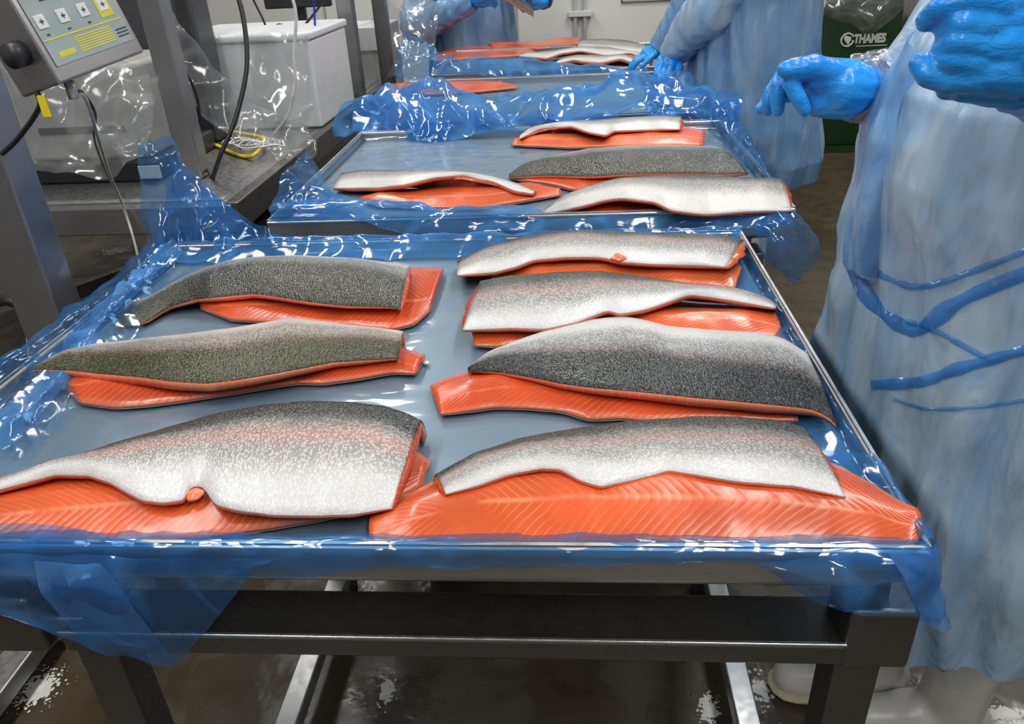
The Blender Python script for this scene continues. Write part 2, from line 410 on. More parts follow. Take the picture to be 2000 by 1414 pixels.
def build_table(k):
    x0, x1, y0, y1 = TRAYS[k]
    t = empty('steel_table', (x0+.3, y0, 0), 'steel frame table under the tray ' + NAMES[k], 'table', 'steel tables under the trays')
    lx0 = UY(200, 1300, .62).x - .02 if k == 0 else x0+.13
    lx1 = x1 + .03 if k == 0 else x1-.04
    deckb = .823
    # rounded deck under the tray
    bm = bmesh.new(); add_obox(bm, ((x0+x1)/2, (y0+y1)/2, (Z0-.014+deckb)/2), ((x1-x0)/2-.015, 0, 0), (0, (y1-y0)/2-.02, 0), (0, 0, (Z0-.014-deckb)/2))
    bmesh.ops.bevel(bm, geom=bm.edges[:], offset=.014, segments=4, affect='EDGES', profile=.5)
    bm_obj('deck', bm, M_STEEL_LT, t, True)
    # main frame: wide channel rails front and back, side rails, corner blocks
    yf, yb = y0+.025, y1-.025
    for yy, s in ((yf, 1), (yb, -1)):
        box('cross_rail', (lx0-.0, min(yy, yy+s*.075), .706), (lx1-.05, max(yy, yy+s*.075), .737), M_STEEL_DK, t, .005)
        box('rail_lip', (lx0-.0, min(yy-s*.001, yy+s*.004), .7365), (lx1-.05, max(yy-s*.001, yy+s*.004), .7405), M_STEEL_LIP, t, .0015)
    for xx in (lx0-.03, lx1-.05):
        box('side_rail', (xx, yf+.02, .70), (xx+.05, yb-.02, .74), M_STEEL, t, .005)
    for xx in (lx0-.09, lx1-.075):
        for yy in (yf-.003, yb-.067):
            box('corner_block', (xx, yy, .705), (xx+.072, yy+.07, .792), M_STEEL_DK, t, .008, 3)
    for xx in (lx0+.0, lx1-.075):
        for yy in (yf+.012, yb-.072):
            l = box('leg', (xx, yy, .0), (xx+.052, yy+.05, .708), M_STEEL_DK, t, .005)
    for xx in (lx0-.06, lx1-.06):
        for yy in (yf+.02, yb-.06):
            box('deck_support', (xx, yy, .785), (xx+.03, yy+.03, deckb+.005), M_STEEL_DK, t, .003)
    if k == 0:
        xa = U(606, 1280, .12).x; xb = U(1432, 1280, .12).x
    else: xa, xb = lx0+.06, lx1-.08
    for xx in (xa, xb):
        box('stretcher', (xx-.022, yf+.03, .085), (xx+.022, yb-.03, .125), M_STEEL_LT, t, .004)
    for yy in (yf+.062, yb-.074):
        if k == 0 and yy < 1: continue
        box('stretcher', (lx0+.05, yy-.01, .09), (lx1-.07, yy+.03, .125), M_STEEL, t, .004)
for k in range(4): build_tray(k); build_table(k)

# ------------------------------------------------------------------ salmon fillets
def interp_curve(pts, n):
    """resample px polyline by x"""
    xs = np.array([p[0] for p in pts], float); ys = np.array([p[1] for p in pts], float)
    x0, x1 = xs[0], xs[-1]
    # param by normalised x (monotone polyline)
    t = (xs-x0)/(x1-x0); tt = np.linspace(0, 1, n)
    y = np.interp(tt, t, ys)
    ys2 = y.copy(); ys2[1:-1] = .25*y[:-2]+.5*y[1:-1]+.25*y[2:]
    return np.stack([x0+tt*(x1-x0), ys2], 1)
def arr(v, n):
    if isinstance(v, (int, float)): return np.full(n, float(v))
    v = np.array(v, float); return np.interp(np.linspace(0, 1, n), np.linspace(0, 1, len(v)), v)
def loft_mesh(name, top, bot, uv, mat, parent):
    """closed solid between two grids [i][j]"""
    ni, nj = len(top), len(top[0]); V = []; F = []; uvs = []
    for gr in (top, bot):
        for i in range(ni):
            for j in range(nj): V.append(gr[i][j]); uvs.append(uv[i][j])
    o = ni*nj; I = lambda i, j: i*nj+j
    for i in range(ni-1):
        for j in range(nj-1):
            F.append((I(i, j), I(i+1, j), I(i+1, j+1), I(i, j+1)))
            F.append((o+I(i, j), o+I(i, j+1), o+I(i+1, j+1), o+I(i+1, j)))
    for i in range(ni-1):
        F.append((I(i+1, 0), I(i, 0), o+I(i, 0), o+I(i+1, 0)))
        F.append((I(i, nj-1), I(i+1, nj-1), o+I(i+1, nj-1), o+I(i, nj-1)))
    for j in range(nj-1):
        F.append((I(0, j), I(0, j+1), o+I(0, j+1), o+I(0, j)))
        F.append((I(ni-1, j+1), I(ni-1, j), o+I(ni-1, j), o+I(ni-1, j+1)))
    me = bpy.data.meshes.new(name); me.from_pydata([tuple(v) for v in V], [], F); me.update()
    ul = me.uv_layers.new(name='UVMap')
    for l in me.loops: ul.data[l.index].uv = uvs[l.vertex_index]
    return link(name, me, mat, parent)
def fillet(label, near, far, skin, flesh=M_FLESH, zn=.022, zf=.030, bulge=.014, tn=.006, tf=.018, back_far=True,
           up=True, ext=(0., 0.), n=72, seed=0, wrap=True, group='salmon fillets', name='salmon_fillet', z0=Z0+.003):
    """near / far: pixel outlines measured on the photo, laid at heights zn / zf above the tray floor.
    up: skin side up; otherwise flesh side up."""
    N = interp_curve(near, n); Fa = interp_curve(far, n)
    NS = N.copy(); kw = max(3, n//9); yp = np.pad(N[:, 1], kw, mode='edge')
    NS[:, 1] = np.convolve(yp, np.ones(2*kw+1)/(2*kw+1), 'valid')
    bw = np.minimum(1, np.minimum(np.arange(n), np.arange(n)[::-1])/kw); NS[:, 1] = NS[:, 1]*bw+N[:, 1]*(1-bw)
    zn = arr(zn, n); zf = arr(zf, n); bl = arr(bulge, n); tn = arr(tn, n); tf = arr(tf, n)
    nj = 20 if wrap else 18; nv = 16
    rows = []; uvs = []; smo = []
    for i in range(n):
        a = U(N[i, 0], N[i, 1], z0+zn[i]); b = U(Fa[i, 0], Fa[i, 1], z0+zf[i])
        zz = zf[i]
        while b.y-a.y < .012 and zz > .004:
            zz *= .85; b = U(Fa[i, 0], Fa[i, 1], z0+zz)
        if b.y-a.y < .006: b = Vector((b.x, a.y+.006, b.z))
        rows.append((a, b)); smo.append(U(NS[i, 0], NS[i, 1], z0+zn[i]))
    clen = [0.]
    for i in range(1, n):
        m0 = (rows[i-1][0]+rows[i-1][1])/2; m1 = (rows[i][0]+rows[i][1])/2; clen.append(clen[-1]+(m1-m0).length)
    L = clen[-1]
    top = []; bot = []; uv = []
    for i in range(n):
        a, b = rows[i]; endf = min(1, min(clen[i], L-clen[i])/.05)
        d = Vector((b.x-a.x, b.y-a.y, 0)); dn = d.normalized() if d.length > 1e-6 else Vector((0, 1, 0))
        T = []; B = []; W = []
        for j in range(nv+1):
            v = j/nv
            p = smo[i].lerp(b, v) + (a-smo[i])*(1-v)**3.5
            zb = bl[i]*math.sin(math.pi*min(1, v*.92+.04))*(.35+.65*endf)
            nz = noise.noise(Vector((clen[i]*14+seed*7.1, v*2.2, seed)))*.0022 + noise.noise(Vector((clen[i]*45+seed*3.1, v*5, seed)))*.0008
            T.append(p+Vector((0, 0, zb+nz*(1 if 0 < j < nv else .4)))); W.append(v)
        if wrap:
            for k, (q, dz) in enumerate(((.007, .22), (.013, .55), (.016, .9))):
                p = T[nv].copy(); zz = T[nv].z-(T[nv].z-(z0+.002))*dz
                T.append(Vector((p.x+dn.x*q, p.y+dn.y*q, zz))); W.append(1+.03*(k+1))
        m = len(T)
        for j in range(m):
            v = min(1, W[j]); t = tn[i]*(1-v)+tf[i]*v + .006*math.sin(math.pi*v)
            t *= (.55+.45*endf)
            p = T[j].copy()
            if j > nv: p = p - dn*(.006*(j-nv)); t = .004
            q = p-Vector((0, 0, t))
            if j == 0: q += dn*.0012
            if q.z < z0: q.z = z0
            if q.z > p.z-.001: q.z = p.z-.001
            B.append(q)
        top.append(T); bot.append(B)
        uv.append([(clen[i], (w_ if back_far else 1-w_)) for w_ in W])
    e = empty(name, rows[n//2][0].lerp(rows[n//2][1], .5), label, 'fish fillet', group)
    e.location.z = z0
    sk = .0012
    if up:
        under = [[p-Vector((0, 0, sk)) for p in r] for r in top]
        loft_mesh('skin', top, under, uv, skin, e)
        fl_top = [[p.copy() for p in r] for r in under]
        # the flesh runs a little past the skin at the cut ends
        for side, ex in ((0, ext[0]), (n-1, ext[1])):
            if ex:
                k = 1 if side == 0 else n-2
                for j in range(len(top[0])):
                    d = (fl_top[side][j]-fl_top[k][j]); d.z = 0
                    d = d.normalized() if d.length > 1e-6 else Vector((1, 0, 0))
                    w_ = math.sin(math.pi*min(1, (j+.8)/(nv+1)))*(.75+.35*noise.noise(Vector((j*.45, seed, 3))))
                    fl_top[side][j] += d*ex*w_ - Vector((0, 0, .003)); bot[side][j] += d*ex*w_
                    if fl_top[side][j].z < bot[side][j].z+.001: fl_top[side][j].z = bot[side][j].z+.001
        loft_mesh('flesh', fl_top, bot, uv, flesh, e)
    else:
        lift = [[p+Vector((0, 0, sk)) for p in r] for r in bot]
        for i in range(n):
            for j in range(len(top[0])):
                if top[i][j].z < lift[i][j].z+.001: top[i][j].z = lift[i][j].z+.001
        loft_mesh('flesh', top, lift, uv, flesh, e)
        loft_mesh('skin', lift, bot, uv, M_SK_UNDER, e)
    return e
GA = 'upper fillets with the skin up'; GB = 'lower fillets with the orange flesh up'

# --- nearest tray, right column, front to back
fillet('large orange fillet, flesh up, lying along the front rim of the nearest tray',
       [(722, 1074), (814, 1078), (1099, 1084), (1384, 1088), (1669, 1086), (1780, 1070), (1806, 1045)],
       [(722, 1012), (790, 974), (850, 946), (950, 890), (1100, 872), (1300, 866), (1500, 880), (1635, 912), (1700, 944), (1757, 980), (1790, 993)],
       None, M_FLESH, zn=[.006]*10+[.012, .026], zf=[.010]*10+[.020, .036], bulge=[.016, .020, .022, .020, .014], tn=.006, tf=.010, up=False, seed=1, n=96, group=GB)
fillet('silver fillet with white belly edge, skin up on the front right orange fillet',
       [(871, 965), (939, 948), (996, 928), (1053, 917), (1093, 918), (1133, 940), (1173, 952), (1224, 942), (1276, 929), (1304, 920), (1356, 928), (1441, 942), (1555, 951), (1652, 971)],
       [(851, 926), (928, 885), (1013, 857), (1127, 837), (1241, 823), (1356, 814), (1440, 815), (1500, 820), (1545, 827), (1572, 836)],
       M_SK_SILVER, M_FLESH, zn=[.030, .032, .034, .03, .034, .032, .03], zf=.036, bulge=.010, tn=.006, tf=.02, seed=2, n=110, ext=(.004, .008), group=GA)
fillet('orange fillet under the dark slate fillet, its tail pointing left with a pale tip',
       [(860, 809), (890, 806), (974, 795), (1031, 797), (1102, 804), (1150, 820), (1216, 817), (1260, 821), (1392, 819), (1560, 822)],
       [(842, 757), (886, 738), (930, 728), (1000, 706), (1200, 700), (1400, 725), (1540, 770)],
       None, M_FLESH_D, zn=.006, zf=.009, bulge=.014, up=False, seed=3, group=GB)
fillet('slate grey fillet with a black back facing the camera, broad end right',
       [(914, 725), (974, 728), (1040, 738), (1093, 750), (1172, 760), (1260, 767), (1348, 777), (1436, 784), (1524, 793), (1590, 801), (1616, 813), (1634, 828)],
       [(914, 722), (948, 690), (1018, 663), (1084, 641), (1150, 626), (1216, 619), (1260, 626), (1304, 638), (1392, 646), (1480, 651), (1533, 663), (1577, 690)],
       M_SK_DARK, M_FLESH_B, zn=[.024, .03, .034, .034, .032, .02], zf=.028, bulge=.012, tn=[.004, .008, .012, .014, .014, .010], tf=.006, back_far=False, seed=4, ext=(0, .004), group=GA)
fillet('orange fillet with its square end right, under the fillet whose head end is left',
       [(926, 674), (970, 677), (1005, 671), (1150, 655), (1260, 646), (1348, 652), (1436, 654), (1531, 660)],
       [(920, 645), (1000, 600), (1150, 585), (1300, 601), (1400, 604), (1480, 604), (1513, 610)],
       None, M_FLESH, zn=.008, zf=.012, bulge=.013, up=False, seed=5, group=GB)
fillet('silver fillet with its broad head end left and thin tail right, third from the front',
       [(904, 645), (952, 643), (996, 641), (1066, 644), (1128, 630), (1172, 612), (1190, 606), (1207, 615), (1260, 606), (1295, 595), (1348, 577), (1392, 582), (1458, 593), (1515, 602)],
       [(937, 549), (996, 540), (1084, 533), (1172, 530), (1260, 542), (1348, 555), (1436, 566), (1502, 584), (1517, 598)],
       M_SK_SILVER, M_FLESH_D, zn=[.03, .032, .032, .034, .036, .036, .028], zf=[.034, .038, .036, .03, .02], bulge=.012, tn=.007, tf=.018, seed=6, ext=(.012, 0), group=GA)
fillet('orange fillet lying at the far right of the nearest tray under a silver one',
       [(960, 541), (1060, 548), (1172, 552), (1260, 555), (1348, 558), (1436, 564)],
       [(965, 508), (1100, 492), (1300, 492), (1420, 500), (1449, 522)],
       None, M_FLESH_B, zn=.007, zf=.012, bulge=.014, up=False, seed=7, group=GB)
fillet('silver fillet along the far right rim of the nearest tray, torn belly edge',
       [(893, 538), (965, 533), (1014, 520), (1040, 509), (1106, 503), (1172, 503), (1200, 510), (1216, 513), (1260, 516), (1326, 518), (1418, 522)],
       [(893, 510), (952, 481), (1018, 463), (1084, 452), (1150, 450), (1238, 454), (1326, 456), (1414, 460), (1452, 468)],
       M_SK_SILVER, M_FLESH_B, zn=[.028, .032, .038, .038, .034, .034], zf=[.02, .04, .045, .042, .035], bulge=.012, tn=.007, tf=.02, seed=8, ext=(0, .02), group=GA)
# --- nearest tray, left column
fillet('orange fillet reaching past the left end of the front rim, flesh up',
       [(-95, 1078), (100, 1078), (275, 1064), (366, 1056), (451, 1044), (537, 1031), (624, 1016), (700, 1000), (774, 976), (826, 948)],
       [(-95, 985), (100, 925), (300, 905), (500, 880), (700, 868), (790, 872), (836, 906)],
       None, M_FLESH, zn=.006, zf=.010, bulge=.018, up=False, seed=9, n=90, group=GB)
fillet('largest silver pink fillet with a notched white belly, front left of the nearest tray',
       [(-95, 992), (0, 958), (52, 945), (107, 930), (172, 931), (215, 945), (249, 965), (280, 980), (318, 984), (362, 979), (372, 954), (396, 952), (421, 989), (473, 1001), (537, 1009), (624, 1010), (688, 1008), (731, 999), (765, 993)],
       [(-95, 966), (0, 941), (64, 924), (129, 898), (193, 879), (258, 857), (344, 832), (430, 808), (516, 793), (602, 786), (688, 788), (752, 795), (795, 808), (823, 822)],
       M_SK_PINK, M_FLESH, zn=[.03, .034, .036, .032, .03, .024, .022], zf=[.022, .03, .036, .04, .036], bulge=[.010, .014, .018, .020, .016], tn=.006, tf=.022, seed=10, n=130, ext=(0, .008), group=GA)
fillet('orange fillet under the olive fillet, pale belly flap at its left end',
       [(124, 752), (139, 772), (153, 787), (225, 796), (292, 791), (360, 782), (450, 768), (585, 747), (630, 749), (697, 740), (765, 728), (812, 731)],
       [(124, 742), (200, 690), (300, 675), (450, 672), (600, 668), (720, 676), (781, 682), (826, 696)],
       None, M_FLESH_D, zn=.006, zf=.010, bulge=.013, up=False, seed=11, group=GB)
fillet('olive backed fillet with a thick orange edge facing the camera, left middle of nearest tray',
       [(63, 722), (135, 724), (202, 731), (270, 737), (337, 746), (405, 750), (472, 742), (562, 726), (652, 708), (720, 704), (779, 700)],
       [(75, 716), (126, 687), (180, 673), (270, 664), (360, 653), (450, 642), (517, 631), (562, 622), (607, 626), (697, 637), (787, 647)],
       M_SK_OLIVE, M_FLESH_B, zn=[.026, .03, .034, .036, .034, .03, .026], zf=.026, bulge=.012, tn=[.012, .015, .015, .013, .010, .006], tf=.006, back_far=False, seed=12, ext=(.004, 0), group=GA)
fillet('orange fillet with a square right end curling out from under the darkest fillet',
       [(391, 601), (450, 624), (517, 628), (607, 631), (697, 638), (765, 642), (810, 633), (840, 606)],
       [(391, 594), (500, 560), (650, 535), (760, 522), (864, 526)],
       None, M_FLESH_D, zn=.006, zf=.012, bulge=.012, up=False, seed=13, group=GB)
fillet('darkest fillet, glossy olive black skin, narrow tail bent down at left',
       [(225, 633), (252, 635), (288, 628), (315, 610), (337, 599), (382, 586), (450, 579), (495, 575), (540, 581), (607, 592), (675, 599), (774, 602), (782, 606)],
       [(228, 612), (252, 590), (288, 581), (324, 561), (360, 541), (405, 523), (450, 509), (517, 502), (585, 500), (675, 505), (765, 514), (800, 519)],
       M_SK_BLACK, M_FLESH_B, zn=[.006, .008, .03, .036, .034, .03, .028], zf=[.008, .03, .045, .046, .044, .042], bulge=[.004, .014, .018, .018, .016], tn=[.004, .006, .010, .008, .006, .004], tf=.010, back_far=False, seed=14, ext=(0, .010), group=GA)
# --- second tray
fillet('orange fillet at the front left of the second tray, flesh up', 
       [(701, 391), (740, 402), (850, 405), (938, 406), (1015, 394), (1096, 380)],
       [(703, 386), (751, 373), (850, 366), (932, 362), (1031, 357), (1094, 368)],
       None, M_FLESH, zn=.006, zf=.012, bulge=.010, up=False, seed=15, n=50, group=GB)
fillet('slim pale fillet arched over the front left orange fillet of the second tray',
       [(652, 368), (740, 367), (795, 360), (850, 347), (905, 343), (960, 354), (1004, 373), (1042, 378)],
       [(668, 338), (712, 332), (822, 334), (894, 336), (960, 345), (1015, 361), (1046, 374)],
       M_SK_PALE, M_FLESH_D, zn=[.012, .02, .04, .048, .045, .03, .02], zf=[.016, .03, .045, .05, .045, .03, .02], bulge=.008, tn=.010, tf=.012, seed=16, n=50, group=GA)
fillet('deep orange fillet nearly hidden under the broad white fillet of the second tray',
       [(1085, 421), (1200, 424), (1320, 422), (1450, 420)], [(1080, 405), (1200, 380), (1350, 375), (1480, 380)],
       None, M_FLESH_D, zn=.006, zf=.010, bulge=.010, up=False, seed=17, n=40, group=GB)
fillet('broad white fillet with a wavy belly edge at the front right of the second tray',
       [(1062, 419), (1125, 406), (1180, 392), (1213, 387), (1279, 395), (1312, 412), (1378, 420), (1455, 414), (1546, 411)],
       [(1062, 412), (1092, 387), (1142, 365), (1207, 348), (1290, 343), (1372, 343), (1455, 347), (1528, 349)],
       M_SK_PALE, M_FLESH_D, zn=[.008, .03, .045, .042, .026, .024, .024], zf=.044, bulge=.012, tn=.008, tf=.02, seed=18, n=60, ext=(0, .012), group=GA)
fillet('orange fillet peeking left from under the dark middle fillet of the second tray',
       [(1000, 350), (1070, 358), (1122, 371), (1180, 364), (1300, 357), (1400, 352)], [(1020, 335), (1150, 325), (1300, 320), (1400, 328)],
       None, M_FLESH_D, zn=.006, zf=.010, bulge=.010, up=False, seed=19, n=40, group=GB)
fillet('dark glossy fillet tapering left in the middle of the second tray',
       [(996, 347), (1070, 344), (1152, 346), (1235, 341), (1345, 340), (1400, 342), (1462, 340)],
       [(994, 341), (1026, 321), (1070, 307), (1152, 291), (1262, 284), (1345, 285), (1405, 288), (1428, 305)],
       M_SK_BLACK, M_FLESH_D, zn=[.012, .022, .026, .026, .024], zf=[.012, .036, .04, .04, .034], bulge=.018, tn=.008, tf=.010, back_far=False, seed=20, n=50, ext=(0, .004), group=GA)
fillet('orange fillet with a blunt right end at the back of the second tray',
       [(998, 283), (1114, 288), (1235, 284), (1374, 283)], [(1004, 271), (1070, 260), (1235, 255), (1345, 249), (1377, 256)],
       None, M_FLESH_B, zn=.006, zf=.012, bulge=.010, up=False, seed=21, n=40, group=GB)
fillet('pale fillet with a lifted wavy edge at the back of the second tray',
       [(1015, 271), (1048, 256), (1070, 250), (1114, 248), (1152, 259), (1185, 265), (1198, 256), (1262, 254), (1328, 252)],
       [(1015, 264), (1042, 249), (1097, 238), (1180, 233), (1262, 226), (1330, 227)],
       M_SK_PALE, M_FLESH_D, zn=[.024, .036, .044, .03, .026, .03], zf=.045, bulge=.010, tn=.007, tf=.02, seed=22, n=60, ext=(0, .012), group=GA)
# --- third tray
fillet('lone orange fillet half under the bunched film of the third tray',
       [(756, 186), (850, 184), (925, 180), (1014, 171)], [(752, 164), (850, 160), (930, 158), (985, 163)],
       None, M_FLESH, zn=.006, zf=.012, bulge=.014, up=False, seed=23, n=36, group=GB)
# --- farthest tray
fillet('orange fillet at the front left of the farthest tray, flesh up',
       [(850, 119), (906, 115), (1012, 109), (1045, 104)], [(845, 109), (883, 94), (967, 83), (1050, 84)],
       None, M_FLESH, zn=.006, zf=.012, bulge=.012, up=False, seed=24, n=30, group=GB)
fillet('orange fillet at the back of the farthest tray, raised right end',
       [(960, 92), (1058, 95), (1096, 91), (1134, 85)], [(955, 83), (1058, 80), (1096, 73), (1130, 73)],
       None, M_FLESH, zn=.02, zf=.035, bulge=.010, up=False, seed=25, n=30, group=GB)
fillet('grey skinned fillet at the back right of the farthest tray',
       [(1128, 92), (1180, 98), (1230, 102), (1278, 108)], [(1130, 78), (1180, 76), (1225, 79), (1262, 88)],
       M_SK_SILVER, M_FLESH_D, zn=.03, zf=.05, bulge=.012, seed=26, n=30, group=GA)
fillet('white bellied fillet in the middle of the farthest tray, left of the gloved hand',
       [(1012, 110), (1069, 114), (1096, 104), (1134, 99), (1180, 108), (1225, 104), (1276, 117)], [(1020, 103), (1080, 99), (1134, 90), (1190, 92), (1276, 108)],
       M_SK_PALE, M_FLESH_D, zn=[.02, .03, .035, .03, .035, .02], zf=.04, bulge=.008, tn=.012, seed=27, n=40, group=GA)
fillet('front white fillet of the farthest tray with an orange torn edge',
       [(1085, 124), (1118, 117), (1172, 122), (1210, 114), (1267, 131)], [(1090, 117), (1130, 107), (1180, 108), (1220, 106), (1268, 124)],
       M_SK_PALE, M_FLESH, zn=[.012, .03, .022, .03, .012], zf=.03, bulge=.006, tn=.014, seed=28, n=40, group=GA)
# small flesh scraps on the torn belly edges / tail tip of the front fish
def scrap(label, px, py, z, r, mat, seed):
    c = U(px, py, Z0+z); bm = bmesh.new(); bmesh.ops.create_icosphere(bm, subdivisions=3, radius=r)
    for v in bm.verts:
        v.co *= 1+.45*noise.noise(v.co*90+Vector((seed, 0, 0))); v.co.z *= .45; v.co += c
    o = bm_obj('flesh_scrap', bm, mat, None, True); tag(o, label, 'fish scrap')
    return o
scrap('small pink flesh scrap in the belly notch of the largest silver fillet', 382, 966, .034, .010, M_FLESH_B, 1)
scrap('little orange flesh scrap on the torn edge of the far right fillet', 1208, 503, .045, .013, M_FLESH, 2)
scrap('tiny pale flesh crumb on the tray beside the olive fillet', 832, 708, .004, .005, M_SK_PALE, 3)

# ------------------------------------------------------------------ plastic film liners
def resample_rows(rows, nu, nv):
    R = [catmull(r, nu) for r in rows]
    out = [[None]*nv for _ in range(nu)]
    for i in range(nu):
        c = catmull([r[i] for r in R], nv)
        for j in range(nv): out[i][j] = c[j]
    return out
def film(name, rows, mat, parent, nu=80, nv=30, amp=.012, scale=9., seed=0., edge=.0, stretch=(1, 1, 1), keep=()):
    """crumpled sheet through rows of control points"""
    g = resample_rows(rows, nu, nv); V = []
    rr_ = random.Random(int(seed*17)+3)
    dirs = []
    for m_, (fr_, wt) in enumerate(((.30, .50), (.55, .34), (1.0, .17))):
        for _ in range(2):
            v_ = Vector((rr_.gauss(0, 1), rr_.gauss(0, 1), rr_.gauss(0, 1))).normalized(); dirs.append((v_, fr_, wt*.75))
    for i in range(nu):
        for j in range(nv):
            p = g[i][j]
            a = g[min(i+1, nu-1)][j]-g[max(i-1, 0)][j]; b = g[i][min(j+1, nv-1)]-g[i][max(j-1, 0)]
            n = a.cross(b); n = n.normalized() if n.length > 1e-9 else Vector((0, 0, 1))
            q = Vector((p.x*stretch[0], p.y*stretch[1], p.z*stretch[2]))*scale + Vector((seed*5.3, seed*2.1, seed))
            w = noise.noise(q*.33)
            d = 0.
            for m_, (dv_, fr_, wt) in enumerate(dirs):
                ph = q.dot(dv_)*fr_ + 1.3*noise.noise(q*.42+Vector((m_*3.7, 1.1*m_, seed)))
                tri = abs((ph % 1.)*2-1)*2-1
                d += wt*tri*(.35+max(0, .5+noise.noise(q*.5+Vector((9.1*m_, seed, 2)))*1.3))
            d += .10*noise.noise(q*1.9)
            k = 1.
            if 'start' in keep: k *= min(1, j/(nv*.25))
            if 'end' in keep: k *= min(1, (nv-1-j)/(nv*.25))
            p2 = p + n*amp*d*k
            if edge and (j in (0, nv-1)): p2 += Vector((noise.noise(q*1.7), noise.noise(q*1.9+Vector((3, 3, 3))), noise.noise(q*2.1)))*edge
            V.append(p2)
    F = [(i*nv+j, (i+1)*nv+j, (i+1)*nv+j+1, i*nv+j+1) for i in range(nu-1) for j in range(nv-1)]
    return mesh(name, V, F, mat, parent)
def liner(k, what):
    x0, x1, y0, y1 = TRAYS[k]
    return empty('plastic_liner', ((x0+x1)/2, (y0+y1)/2, Z0), what, 'plastic film', 'blue film liners of the trays')
def floor_sheet(k, par, seed, mat=None, amp=.0022):
    """the part of the liner lying in the tray and climbing its walls"""
    x0, x1, y0, y1 = TRAYS[k]; nx, ny = 120, 90; V = []
    def prof(t, a, b):
        # -.. over the wall: returns position and height
        m = .012
        L = b-a
        s = t*(L+.10)-.05
        if s < 0: return a+m*.2, Z0+.0015+min(.03, -s)
        if s > L: return b-m*.2, Z0+.0015+min(.03, s-L)
        return a+min(max(s, m), L-m), Z0+.0015
    for i in range(nx):
        X, za = prof(i/(nx-1), x0, x1)
        for j in range(ny):
            Y, zb = prof(j/(ny-1), y0, y1)
            z = max(za, zb)
            q = Vector((X*5+seed, Y*11, seed*2.2)); w = noise.noise(q*.6)
            d = max(0, .30-abs(noise.noise(q+Vector((w, w, 0)))))*3 + max(0, .22-abs(noise.noise(q*1.9+Vector((4, w, 0)))))*2
            V.append(Vector((X, Y, z+amp*d*.6)))
    F = [(i*ny+j, (i+1)*ny+j, (i+1)*ny+j+1, i*ny+j+1) for i in range(nx-1) for j in range(ny-1)]
    return mesh('floor_sheet', V, F, mat or M_FILM_FLOOR, par)
Pz = lambda pts, z: [U(a, b, z) for a, b in pts]
Py = lambda pts, y: [UY(a, b, y) for a, b in pts]

x0, x1, y0, y1 = TRAYS[0]
L0 = liner(0, 'clear blue film liner of the nearest tray, pulled up into a peak at back left')
floor_sheet(0, L0, 1.)
# left wing: hangs out over the left rim
film('side_flap', [Pz([(330, 520), (236, 600), (150, 668), (60, 745), (-60, 838), (-200, 950), (-320, 1040)], Z0+.006),
                   Pz([(322, 492), (225, 575), (120, 648), (20, 720), (-90, 805), (-230, 915), (-360, 1020)], RIM+.004),
                   Pz([(318, 470), (205, 560), (95, 640), (-10, 712), (-120, 790), (-260, 890), (-390, 1000)], RIM+.010),
                   Pz([(290, 480), (196, 562), (92, 652), (-18, 735), (-130, 820), (-270, 925), (-400, 1030)], RIM-.055)],
     M_FILM, L0, 90, 36, .010, 14, 2., .004)
film('side_fold', [Pz([(300, 470), (250, 560), (180, 625), (80, 700), (-30, 790)], RIM+.006), Pz([(318, 500), (268, 585), (205, 650), (110, 735), (10, 830)], RIM-.004),
                   Pz([(345, 512), (300, 600), (240, 690), (150, 790), (40, 900)], Z0+.010)],
     M_FILM_FLOOR, L0, 70, 24, .007, 16, 3., .003)
# gathered tail of film by the dark fillet
film('twisted_fold', [[U(332, 470, RIM+.03), U(236, 560, RIM+.012), U(150, 645, RIM), U(60, 750, RIM-.004), U(-40, 825, RIM-.01)],
                      [U(348, 478, RIM+.02), U(250, 572, RIM+.016), U(165, 655, RIM+.010), U(85, 760, RIM+.006), U(-20, 850, RIM)],
                      [U(362, 490, RIM+.02), U(240, 588, RIM), U(180, 680, RIM-.004), U(110, 775, RIM-.01), U(10, 880, RIM-.01)]],
     M_FILM_DENSE, L0, 70, 14, .012, 22, 4., .003)
# peak standing up against the steel post
film('peak', [[UY(268, 284, 1.56), UY(300, 274, 1.56), UY(335, 268, 1.57), UY(362, 318, 1.56), UY(420, 376, 1.55), UY(490, 432, 1.53), UY(560, 466, 1.51)],
              [UY(272, 350, 1.545), UY(305, 350, 1.53), UY(345, 350, 1.55), UY(375, 380, 1.53), UY(430, 420, 1.53), UY(495, 455, 1.515), UY(565, 472, 1.50)],
              [UY(280, 430, 1.53), UY(315, 430, 1.51), UY(350, 425, 1.54), UY(385, 440, 1.50), UY(440, 460, 1.50), UY(505, 474, 1.495), UY(575, 480, 1.485)],
              [UY(285, 510, 1.50), UY(322, 505, 1.47), UY(358, 500, 1.48), UY(395, 500, 1.47), UY(450, 498, 1.465), UY(520, 498, 1.462), UY(590, 498, 1.46)]],
     M_FILM, L0, 70, 50, .016, 15, 5., .004)
film('peak_fold', [[UY(335, 300, 1.548), UY(372, 345, 1.54), UY(430, 392, 1.53), UY(500, 446, 1.51), UY(600, 470, 1.49)],
                   [UY(330, 360, 1.535), UY(380, 400, 1.52), UY(440, 438, 1.51), UY(510, 466, 1.495), UY(610, 482, 1.48)],
                   [UY(300, 505, 1.49), UY(380, 470, 1.50), UY(450, 470, 1.50), UY(520, 482, 1.485), UY(620, 492, 1.47)]],
     M_FILM, L0, 60, 26, .014, 17, 6., .004)
